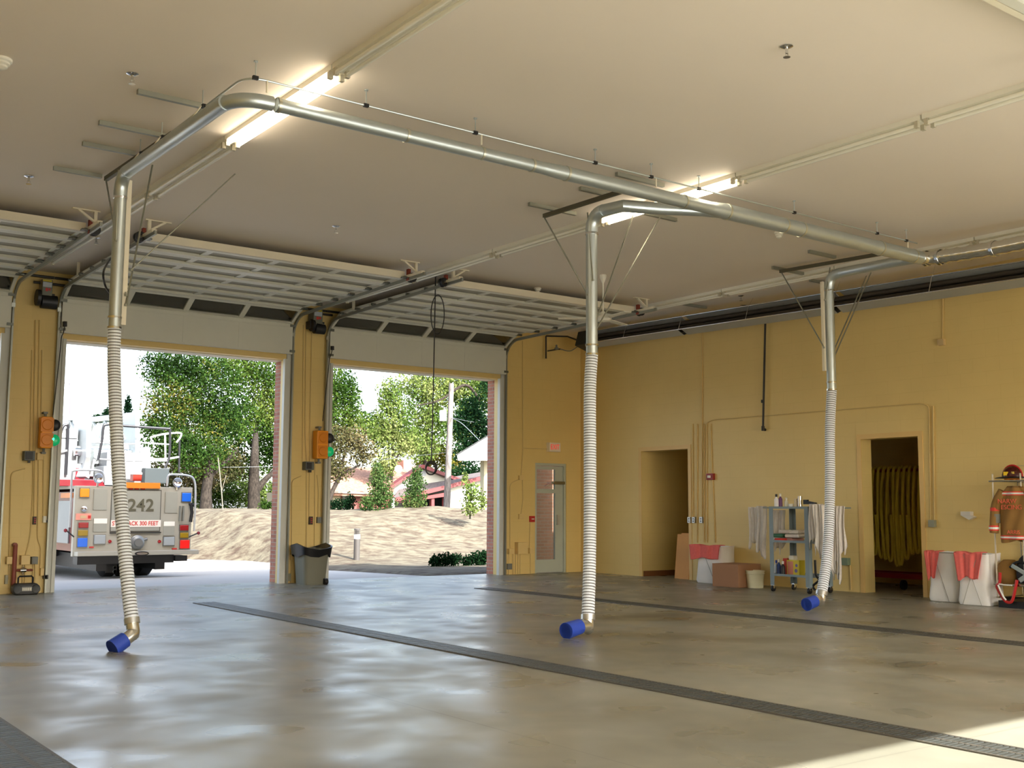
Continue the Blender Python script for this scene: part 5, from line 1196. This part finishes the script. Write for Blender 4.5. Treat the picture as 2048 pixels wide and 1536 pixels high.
b = B().tube([tp(375, 1075), tp(394, 1067)], .014, 8); o = b.build('control_lever', DARK, truck); c = tp(397, 1066); B().lathe(c, [(.001, -.04), (.035, -.02), (.035, .02), (.001, .04)], 14).build('lever_knob', DRED, o, smooth=True)
b = B().tube([tp(148, 1074), tp(134, 1062)], .014, 8); o = b.build('control_lever', DARK, truck); c = tp(131, 1061); B().lathe(c, [(.001, -.04), (.035, -.02), (.035, .02), (.001, .04)], 14).build('lever_knob', DRED, o, smooth=True)
# deck gear
def dbox(u0, v0, u1, v1, ya, yb_, name, m, bev=.01):
    p, q = tp(u0, v1, ya), tp(u1, v0, ya); return B().box((p.x, ya, p.z), (q.x, yb_, q.z)).build(name, m, truck, bevel=bev)
dbox(289, 937, 339, 966, TY+.3, TY+.9, 'tool_box', mat('toolbox_dark', (44, 52, 54), .5))
dbox(206, 934, 288, 970, TY+.5, TY+1.8, 'pedestal_cover', TG)
dbox(213, 906, 286, 935, TY+.6, TY+1.9, 'turntable_console', mat('console_grey', (118, 120, 124), .45))
dbox(115, 876, 155, 962, TY+1.4, TY+2.0, 'control_console', TG); dbox(118, 858, 157, 878, TY+1.4, TY+2.0, 'console_hood', TG)
dbox(266, 948, 284, 962, TY+.1, TY+.3, 'beacon', mat('beacon_red', (150, 40, 30), .25)); dbox(265, 945, 285, 949, TY+.08, TY+.32, 'beacon_cap', WHITE)
dbox(113, 960, 210, 972, TY+.5, TY+5, 'red_band', TR)
yl_ = TY+.6
BR = mat('rail_black', (26, 26, 30), .4)
rail('turntable_rail', [(196, 920), (204, 880), (207, 855), (213, 849), (240, 851), (340, 858)], BR, .028, yl_, 5)
rail('turntable_rail', [(340, 858), (340, 880), (338, 915), (329, 938)], BR, .028, yl_)
rail('turntable_rail', [(275, 853), (275, 880), (270, 915), (262, 935)], RL, .02, yl_)
rail('turntable_rail', [(192, 885), (250, 888), (275, 888)], RL, .016, yl_); rail('turntable_rail', [(275, 885), (340, 889)], RL, .016, yl_)
rail('turntable_rail', [(198, 918), (260, 921), (334, 922)], RL, .016, yl_)
rail('turntable_rail', [(303, 878), (303, 874), (330, 868), (360, 866), (361, 874), (353, 885)], WHITE, .02, yl_+.6); rail('turntable_rail', [(330, 868), (331, 918)], WHITE, .02, yl_+.6)
rail('turntable_rail', [(300, 918), (330, 918), (358, 914)], WHITE, .022, yl_+.6); rail('turntable_rail', [(359, 880), (358, 945)], BR, .024, yl_+.6)
rail('turntable_rail', [(117, 884), (125, 856), (132, 850), (136, 860), (132, 950)], BR, .028, TY+1.35); rail('turntable_rail', [(116, 905), (134, 901)], WHITE, .02, TY+1.33)
# ladder running forward over the cab
ly0 = TY+1.0
def arm(u_top, v_top, u_bot, v_bot, nm):
    T = tp(u_top, v_top, ly0); Bq = tp(u_bot, v_bot, ly0); x = T.x; z1, z0 = T.z, Bq.z; w = .09
    fwd = Vector((0, 1, .03))
    b = B()
    b.prism([(ly0, z1), (ly0+.9, z1+.02), (ly0+.9, z1-.32), (ly0+.35, z0+.25), (ly0+.1, z0-.25), (ly0-.12, z0)], 'x', x-w/2, x+w/2)
    b.bar((x, ly0, z1-.06), (x, ly0+9, z1+.2), w, .12); b.bar((x, ly0+.3, z1-.62), (x, ly0+9, z1-.42), w, .1)
    for k in range(9):
        ya = ly0+.9+k*.9; b.bar((x, ya, z1-.55+.02*k), (x, ya+.45, z1-.06+.02*k), .045, .05); b.bar((x, ya+.45, z1-.06+.02*k), (x, ya+.9, z1-.55+.02*k), .045, .05)
    b.build(nm, LADW, truck)
    return x, z1
xA, zA = arm(178, 826, 196, 915, 'ladder_side'); xB, zB = arm(275, 824, 290, 915, 'ladder_side')
b = B()
for k in range(22): b.bar((xA, ly0+.8+k*.38, zA-.5+.01*k), (xB, ly0+.8+k*.38, zA-.5+.01*k), .04, .04)
b.box((xA-.05, ly0+.1, zA-1.05), (xB+.05, ly0+.5, zA-.75)); b.build('ladder_rungs', LADW, truck)
c = tp(172, 903, ly0); B().cyl((xA-.18, ly0+.3, c.z), (xB+.18, ly0+.3, c.z), .09, n=16).build('pivot_pin', CHROME, truck, smooth=True)
for u in (180, 212): B().cyl(tp(u, 955, TY+1.2), tp(u+6, 898, TY+1.4), .09, n=14).build('lift_cylinder', LADW, truck, smooth=True)
B().bar(tp(165, 955, TY+1.1), tp(186, 900, TY+1.2), .28, .1).build('lift_frame', LADW, truck); B().bar(tp(290, 940, TY+1.1), tp(288, 895, TY+1.2), .22, .1).build('lift_frame', LADW, truck)

# ---------------------------------------------------------------- buildings beyond the berm
HY = 34.
def hp2(u, v, y=HY): return YP(u, v, y)
def hpoly(name, pts, m, parent, y=HY, depth=.3, back=False):
    P = [hp2(u, v, y) for u, v in pts]; b = B(); n_ = len(P)
    return b.prism([(p.x, p.z) for p in P], 'y', y, y+depth).build(name, m, parent)
SID = mat('siding_white', (176, 176, 164), .7); ROOFB = two_tone('shingles_brown', (120, 90, 78), (160, 124, 104), 8); ROOFG = two_tone('shingles_grey', (84, 78, 78), (112, 100, 96), 8)
FAS = mat('fascia_red', (104, 46, 46), .5); WIND = mat('window_and_shade_dark', (36, 40, 40), .15); BEIGE = mat('siding_beige', (176, 170, 146), .7); MAR = mat('panel_maroon', (112, 62, 54), .6)
h = thing('house', 'low house with brown roof and red trimmed gable beyond the berm', 'house', hp2(760, 1022))
b = B(); e0, e1 = hp2(600, 984), hp2(775, 988); r0_, r1_ = hp2(620, 938, HY+6), hp2(850, 931, HY+6)
b.add([e0, e1, r1_, r0_, e0-Vector((0, 0, .15)), e1-Vector((0, 0, .15)), r1_-Vector((0, 0, .15)), r0_-Vector((0, 0, .15))], [(0,1,2,3),(7,6,5,4),(0,4,5,1),(1,5,6,2),(2,6,7,3),(3,7,4,0)]).build('roof', ROOFB, h)
hpoly('wall', [(600, 984), (775, 986), (775, 1040), (600, 1040)], BEIGE, h, HY+.6, 4)
hpoly('maroon_panel', [(706, 988), (790, 990), (790, 1030), (706, 1030)], MAR, h, HY+.5, .2)
for q in ((656, 990, 664, 1020), (683, 990, 702, 1022)):
    f_ = hpoly('window', [(q[0], q[1]), (q[2], q[1]), (q[2], q[3]), (q[0], q[3])], MAR, h, HY+.5, .1)
    hpoly('pane', [(q[0]+2, q[1]+2), (q[2]-2, q[1]+2), (q[2]-2, q[3]-2), (q[0]+2, q[3]-2)], WIND, f_, HY+.45, .06)
hpoly('gutter', [(640, 982), (765, 986), (765, 989), (640, 985)], mat('gutter', (150, 140, 128), .5), h, HY-.1, .15)
hpoly('gable', [(845, 934), (768, 985), (790, 1000), (930, 1000), (930, 966)], SID, h, HY+1, .3)
hpoly('fascia', [(846, 929), (766, 984), (766, 989), (846, 936)], FAS, h, HY+.6, .5); hpoly('fascia', [(846, 929), (935, 962), (935, 969), (846, 936)], FAS, h, HY+.6, .5)
hpoly('gable_vent', [(838, 940), (852, 940), (852, 952), (838, 952)], mat('vent_grey', (150, 156, 160), .5), h, HY+.95, .05)
b = B(); P = [hp2(u, v, y) for u, v, y in ((783, 1000, HY-1.5), (985, 950, HY-1.5), (985, 940, HY+4), (880, 958, HY+4), (800, 975, HY+1.5))]
b.add(P+[p-Vector((0, 0, .12)) for p in P], [(0,1,2,3,4),(9,8,7,6,5)]+[(i, i+5, (i+1) % 5+5, (i+1) % 5) for i in range(5)]).build('porch_roof', ROOFG, h)
hpoly('porch_fascia', [(783, 998), (985, 947), (985, 955), (783, 1006)], FAS, h, HY-1.6, .15)
hpoly('porch_beam', [(783, 1004), (892, 985), (892, 993), (783, 1008)], FAS, h, HY-1.4, .15)
hpoly('porch_shade', [(783, 1006), (896, 988), (896, 1040), (783, 1040)], WIND, h, HY+.2, .2)  # dark sheet painted as the shade under the porch roof
for u in (866, 891): hpoly('porch_post', [(u-3, 990), (u+3, 990), (u+3, 1030), (u-3, 1030)], FAS, h, HY-1.3, .2)
hpoly('downspout', [(785, 996), (789, 996), (789, 1030), (785, 1030)], WHITE, h, HY-1.7, .12)
hpoly('side_wall', [(895, 978), (985, 954), (985, 1040), (895, 1040)], SID, h, HY-1.2, .3)
hpoly('chimney', [(807, 920), (823, 920), (823, 945), (807, 945)], BRICK, h, HY+5, .8)
c = hp2(797, 938, HY+.0)
tag(B().lathe(c, [(.001, .08), (.12, .05), (.2, -.03), (.21, -.03), (.12, .07), (.001, .1)], 20, (-.5, -.85, .1)).cyl(c, c+Vector((.15, .6, -.3)), .02, n=6).build('satellite_dish', WHITE), 'white satellite dish on the brown roof of the house', 'satellite dish')
GD = Vector(ray(958, 900).tolist()).normalized()*3
h2 = thing('garage', 'white gable end of a building at the right edge of the right bay', 'building', hp2(960, 1022, 22))
def skewp(name, pts, m, y):
    P = [YP(u, v, y) for u, v in pts]; n_ = len(P); B().add(P+[p+GD for p in P], [tuple(range(n_)), tuple(range(2*n_-1, n_-1, -1))]+[(i, i+n_, (i+1) % n_+n_, (i+1) % n_) for i in range(n_)]).build(name, m, h2)
skewp('gable', [(916, 921), (914, 910), (1000, 858), (1000, 921)], mat('soffit_white', (190, 192, 196), .6), 22)
skewp('roof_edge', [(912, 909), (1000, 855), (1000, 858), (913, 911)], DARK, 21.9)
hpoly('wall', [(968, 921), (1000, 921), (1000, 1030), (968, 1030)], BEIGE, h2, 24, .3)

# utility poles
WOODP = two_tone('pole_wood', (88, 84, 80), (122, 116, 112), 3, stretch=(6, 6, 1))
t = thing('utility_pole', 'weathered utility pole with transformer behind the house yard', 'utility pole', YP(893, 1024, 27))
B().cyl(YP(893, 1030, 27), YP(903, 767, 27), .17, .12, n=12).build('pole', WOODP, t, smooth=True)
c = YP(886, 842, 26.7); B().cyl(c, YP(886, 821, 26.7), .17, n=16).cyl(YP(889, 821, 26.7), YP(889, 815, 26.7), .04, n=8).build('transformer', mat('transformer_grey', (206, 208, 214), .4), t, smooth=True)
tag(B().tube(bez([YP(902, 835, 27), YP(925, 848, 25), YP(960, 882, 22.5)], 6), .015, 5).tube(bez([YP(902, 835, 27), YP(940, 843, 30), YP(990, 850, 34)], 6), .008, 5).tube(bez([YP(894, 905, 27), YP(830, 912, 29), YP(740, 922, 31), YP(650, 927, 33), YP(545, 933, 34), YP(380, 935, 36)], 6), .010, 5).build('power_line', mat('wire_pale', (120, 126, 130), .5)), 'pale power line strung from the utility pole across the trees', 'power line')
t = thing('utility_pole', 'distant utility pole with crossarms against the white sky at left', 'utility pole', YP(143, 900, 60))
B().cyl(YP(144, 960, 60), YP(143, 757, 60), .16, n=10).build('pole', mat('far_pole', (120, 112, 120), .8), t)
B().bar(YP(112, 768, 60), YP(170, 763, 60), .09).bar(YP(112, 779, 60), YP(166, 781, 60), .07).build('crossarm', mat('far_pole', (120, 112, 120), .8), t)

# ---------------------------------------------------------------- trees and shrubs
LG = leaf_mat('leaves_green', [(22, 37, 13), (39, 62, 22), (60, 84, 33), (92, 105, 50)])
LY = leaf_mat('leaves_autumn', [(24, 40, 18), (42, 66, 28), (60, 80, 34), (98, 88, 40)])
LL = leaf_mat('leaves_light', [(53, 76, 31), (79, 100, 45), (105, 119, 64), (129, 135, 85)])
LD = leaf_mat('leaves_dark', [(11, 27, 15), (19, 39, 22), (29, 53, 29), (41, 66, 37)])
LO = leaf_mat('leaves_olive', [(45, 48, 29), (64, 64, 40), (81, 76, 50), (90, 81, 60)], .2)
LOR = leaf_mat('leaves_yellow', [(79, 92, 33), (112, 111, 45), (136, 118, 58), (132, 99, 52)])
BARK = two_tone('bark', (30, 26, 22), (54, 48, 42), 6, stretch=(3, 3, 1))
def dens(y): return float((np.array(YP(800, 900, y))-CAM)@FW)/FPX
def leaves(name, blobs, m, parent, leaf_px=5.5, k=1., cone=False, depth=.8):
    vs = []; N = 0
    for (u, v, ru, rv, y) in blobs:
        c = np.array(YP(u, v, y)); sc = float((c-CAM)@FW)/FPX; n_ = int(ru*rv*1.25*k*(5.5/leaf_px)**2)
        d = rng.normal(size=(n_, 3)); d /= np.linalg.norm(d, axis=1)[:, None]; r = rng.random(n_)**.45
        lump = 1+.18*np.sin(d[:, 0]*7+u)*np.cos(d[:, 2]*6+v)+.12*np.sin(d[:, 1]*11+u*.3)
        P = d*(r*lump)[:, None]*np.array([ru*sc, min(ru, rv)*sc*depth, rv*sc])
        if cone: P[:, :2] *= np.clip(.55-P[:, 2:3]/(rv*sc)*.5, .08, 1.1)
        P = P+c; s = leaf_px*sc*rng.uniform(.55, 1.25, n_)
        a = rng.normal(size=(n_, 3)); a /= np.linalg.norm(a, axis=1)[:, None]; w = rng.normal(size=(n_, 3)); w -= a*(a*w).sum(1)[:, None]; w /= np.linalg.norm(w, axis=1)[:, None]
        a *= s[:, None]*.5; w *= s[:, None]*.36
        vs.append(np.stack([P-a, P+w, P+a, P-w], 1).reshape(-1, 3)); N += n_
    V = np.concatenate(vs); me = bpy.data.meshes.new(name); me.vertices.add(len(V)); me.vertices.foreach_set('co', V.ravel())
    me.loops.add(N*4); me.loops.foreach_set('vertex_index', np.arange(N*4, dtype=np.int32)); me.polygons.add(N); me.polygons.foreach_set('loop_start', np.arange(0, N*4, 4, dtype=np.int32))
    me.update(); me.validate(); me.materials.append(m); o = bpy.data.objects.new(name, me); COL.objects.link(o)
    if parent is not None: o.parent = parent; o.matrix_parent_inverse = Matrix.Translation(-Vector(ORG[parent.name]))
    return o
def tree(name, label, blobs, m, trunk=None, limbs=(), k=1., lp=5.5, cat='tree', grp='trees beyond the berm', cone=False):
    y = trunk[0][2] if trunk else blobs[0][4]; base = YP(*(trunk[0][:2] if trunk else (blobs[0][0], blobs[0][1]+blobs[0][3])), y)
    t = thing(name, label, cat, base, grp)
    leaves('foliage', blobs, m, t, lp, k, cone)
    if trunk:
        b = B(); P = [YP(u, v, yy) for u, v, yy, _ in trunk]; sc = dens(y)
        b.tube(bez(P, 5), .1, 10, radii=list(np.interp(np.linspace(0, 1, (len(P)-1)*5+1), np.linspace(0, 1, len(P)), [q[3]*sc for q in trunk])))
        for L in limbs:
            P = [YP(u, v, yy) for u, v, yy, _ in L]; b.tube(bez(P, 5), .1, 7, radii=list(np.interp(np.linspace(0, 1, (len(P)-1)*5+1), np.linspace(0, 1, len(P)), [q[3]*sc for q in L])))
        b.build('trunk', BARK, t, smooth=True)
    return t
tree('maple_tree', 'large maple with reddening crown above the fire truck', [(330, 735, 52, 42, 32), (400, 745, 85, 60, 32), (345, 805, 62, 60, 32), (420, 835, 80, 70, 33), (335, 880, 50, 50, 32), (390, 905, 70, 50, 32), (300, 850, 24, 26, 32)], LY,
     [(412, 1024, 32, 12), (413, 980, 32, 9), (420, 930, 32, 8), (417, 890, 33, 4)], [[(416, 955, 32, 6), (445, 930, 32, 4), (475, 900, 32, 3)], [(418, 920, 32, 4), (395, 890, 33, 3), (375, 870, 33, 2)]])
tree('oak_tree', 'tall green tree with forked dark trunk at the right of the truck bay', [(500, 745, 90, 62, 37), (550, 820, 62, 75, 37), (480, 850, 70, 65, 37), (545, 905, 50, 50, 37), (470, 935, 50, 35, 38)], LG,
     [(508, 1020, 35, 12), (508, 960, 35, 10), (510, 900, 35, 7), (512, 850, 37, 4)], [[(514, 980, 35, 7), (535, 955, 35, 5), (560, 935, 35, 4)], [(511, 900, 36, 4), (490, 870, 37, 3)]])
tree('understory_tree', 'sunlit pale green undergrowth between the two trunks', [(455, 985, 60, 38, 42), (520, 990, 50, 34, 42), (570, 985, 40, 45, 42), (400, 985, 40, 40, 42)], LL)
tree('understory_tree', 'grey-green thicket low behind the truck railings', [(340, 960, 55, 60, 38), (400, 950, 50, 50, 38), (450, 930, 45, 45, 36)], LO, k=.8)
tree('fir_tree', 'small dark distant trees seen over the ladder of the fire truck', [(196, 838, 13, 10, 70), (214, 830, 10, 15, 70), (232, 836, 14, 14, 70), (256, 815, 8, 26, 70), (262, 838, 12, 8, 70)], LD, k=2.2, lp=4)
tree('ash_tree', 'tall green tree at the left edge of the right bay', [(672, 768, 40, 48, 41), (650, 820, 44, 60, 41), (700, 800, 26, 48, 41), (700, 850, 36, 42, 41), (740, 850, 30, 30, 42)], LG,
     [(655, 1020, 41, 6), (660, 900, 41, 5), (672, 780, 41, 3)])
tree('crabapple_tree', 'dull olive tree with spreading branches over the brown roof', [(690, 880, 52, 32, 31), (655, 905, 38, 46, 31), (725, 905, 34, 30, 31), (670, 940, 40, 24, 31)], LO,
     [(655, 1022, 31, 5), (664, 985, 31, 4), (680, 950, 31, 4), (690, 900, 31, 2)], [[(664, 985, 31, 3), (640, 960, 31, 2)], [(680, 950, 31, 3), (720, 930, 31, 2)]], k=.8)
tree('young_tree', 'light green young tree with several pale stems in the middle of the right bay', [(780, 790, 30, 36, 35), (785, 835, 44, 44, 35), (800, 880, 52, 36, 35), (760, 870, 34, 34, 35), (770, 930, 30, 26, 35)], LL,
     [(783, 960, 35, 3), (785, 900, 35, 2.5), (782, 840, 35, 1.5)], [[(783, 945, 35, 2.5), (800, 900, 35, 2), (812, 870, 35, 1)], [(783, 945, 35, 2), (775, 890, 35, 1.5)]])
tree('walnut_tree', 'wide sunlit canopy behind the utility pole', [(850, 775, 70, 40, 46), (920, 775, 72, 42, 46), (860, 840, 62, 50, 46), (930, 850, 45, 50, 46), (980, 790, 45, 45, 46), (840, 890, 46, 34, 46)], LL,
     [(850, 1015, 46, 5), (852, 900, 46, 4), (860, 800, 46, 3)], [[(960, 800, 44, 3), (930, 770, 44, 3), (880, 800, 44, 2), (830, 812, 44, 1)]], k=1.1)
tree('spruce_tree', 'dark blue-green evergreen at the right of the right bay', [(950, 825, 36, 40, 31), (965, 880, 44, 50, 31), (930, 905, 28, 34, 31), (975, 770, 20, 26, 31), (920, 850, 20, 34, 31)], LD)
tree('golden_tree', 'yellow-orange tree above the house ridge', [(875, 905, 46, 26, 50), (900, 930, 34, 22, 50), (850, 925, 26, 20, 50)], LOR)
tree('hedge', 'dark hedge band behind the porch roof at the right', [(940, 945, 60, 16, 41), (900, 975, 40, 45, 41), (960, 985, 45, 42, 41)], LD, cat='hedge')
S = 'shrubs on the berm'
LP = leaf_mat('leaves_pine', [(34, 57, 27), (55, 78, 39), (79, 97, 55), (99, 99, 55)])
tree('pine_shrub', 'young bushy pine on the berm below the satellite dish', [(760, 970, 26, 30, 16.5), (762, 1000, 34, 26, 16.5), (755, 945, 14, 22, 16.5), (733, 1008, 16, 18, 16.5)], LP, [(760, 1030, 16.5, 2), (760, 960, 16.5, 1)], lp=4.5, cat='shrub', grp=S, k=.9)
tree('pine_shrub', 'young pine on the berm in front of the porch', [(830, 972, 24, 24, 17), (828, 1000, 30, 24, 17), (834, 948, 12, 18, 17)], LP, [(829, 1030, 17, 2), (830, 960, 17, 1)], lp=4.5, cat='shrub', grp=S, k=.9)
tree('pine_shrub', 'low blue-green shrub on the berm beside the middle pier', [(676, 1010, 28, 13, 18), (700, 1006, 14, 20, 18)], LD, lp=4, cat='shrub', grp=S)
tree('lilac_shrub', 'light green leafy shrub on the berm slope at the right', [(943, 985, 20, 24, 13), (940, 1012, 22, 20, 13), (965, 1000, 12, 20, 13), (930, 960, 8, 18, 13)], LL, [(940, 1038, 13, 2), (941, 990, 13, 1)], lp=6, cat='shrub', grp=S, k=.75)
pb1 = G(890, 1138); pb2 = G(955, 1136)
tree('boxwood_shrub', 'round dark boxwood outside the right bay, left one', [(890, 1122, 29, 17, pb1.y+.3), (870, 1124, 14, 14, pb1.y+.3), (912, 1118, 14, 12, pb1.y+.3)], LD, lp=5, cat='shrub', grp='boxwoods outside the right bay', k=1.5)
tree('boxwood_shrub', 'round dark boxwood outside the right bay next to the brick jamb', [(958, 1118, 24, 15, pb2.y+.3), (935, 1122, 14, 12, pb2.y+.3), (972, 1112, 16, 12, pb2.y+.3)], LD, lp=5, cat='shrub', grp='boxwoods outside the right bay', k=1.5)
tree('low_bush', 'green bush behind the berm at the right side of the truck bay', [(540, 1012, 26, 12, 26), (575, 1012, 26, 14, 26)], LG, lp=4, cat='shrub', grp=S)
t = tag(B().tube(bez([YP(447, 1062, 17), YP(445, 1010, 17), YP(441, 960, 17), YP(436, 915, 17)], 5), .018, 6).tube([YP(443, 985, 17), YP(452, 950, 17)], .01, 5).build('sapling', mat('sapling_bark', (104, 98, 86), .8)), 'thin pale bare sapling on the berm right of the fire truck', 'sapling')

# ================================================================ LIGHT
sun = bpy.data.lights.new('sun', 'SUN'); so = bpy.data.objects.new('sun', sun); COL.objects.link(so)
sun.energy = 7.2; sun.angle = math.radians(.55); sun.color = (1, .985, .935)
sd_ = Vector((-.10, 1, -.70)).normalized(); so.rotation_euler = sd_.to_track_quat('-Z', 'Y').to_euler()
w = bpy.data.worlds.new('world'); bpy.context.scene.world = w; w.use_nodes = True; nt = w.node_tree; bg = nt.nodes['Background']
sky = nt.nodes.new('ShaderNodeTexSky'); sky.sky_type = 'NISHITA'; sky.sun_disc = False; sky.sun_elevation = math.radians(35); sky.sun_rotation = math.radians(180+9)
sky.air_density = 1.0; sky.dust_density = 3.0; sky.ozone_density = 1.0; sky.altitude = 100
bw = nt.nodes.new('ShaderNodeRGBToBW'); mxs = nt.nodes.new('ShaderNodeMix'); mxs.data_type = 'RGBA'; mxs.inputs['Factor'].default_value = .35   # haze greys the sky
nt.links.new(sky.outputs[0], bw.inputs[0]); nt.links.new(sky.outputs[0], mxs.inputs[6]); nt.links.new(bw.outputs[0], mxs.inputs[7]); nt.links.new(mxs.outputs[2], bg.inputs['Color']); bg.inputs['Strength'].default_value = .32
sc = bpy.context.scene
sc.view_settings.view_transform = 'Standard'; sc.view_settings.look = 'None'; sc.view_settings.gamma = 1; sc.view_settings.use_curve_mapping = False
sc.view_settings.exposure = 1.46
try:
    sc.cycles.max_bounces = 10; sc.cycles.diffuse_bounces = 6; sc.cycles.glossy_bounces = 4; sc.cycles.transparent_max_bounces = 12
    sc.cycles.caustics_reflective = False; sc.cycles.caustics_refractive = False; sc.cycles.sample_clamp_indirect = 6
except Exception: pass
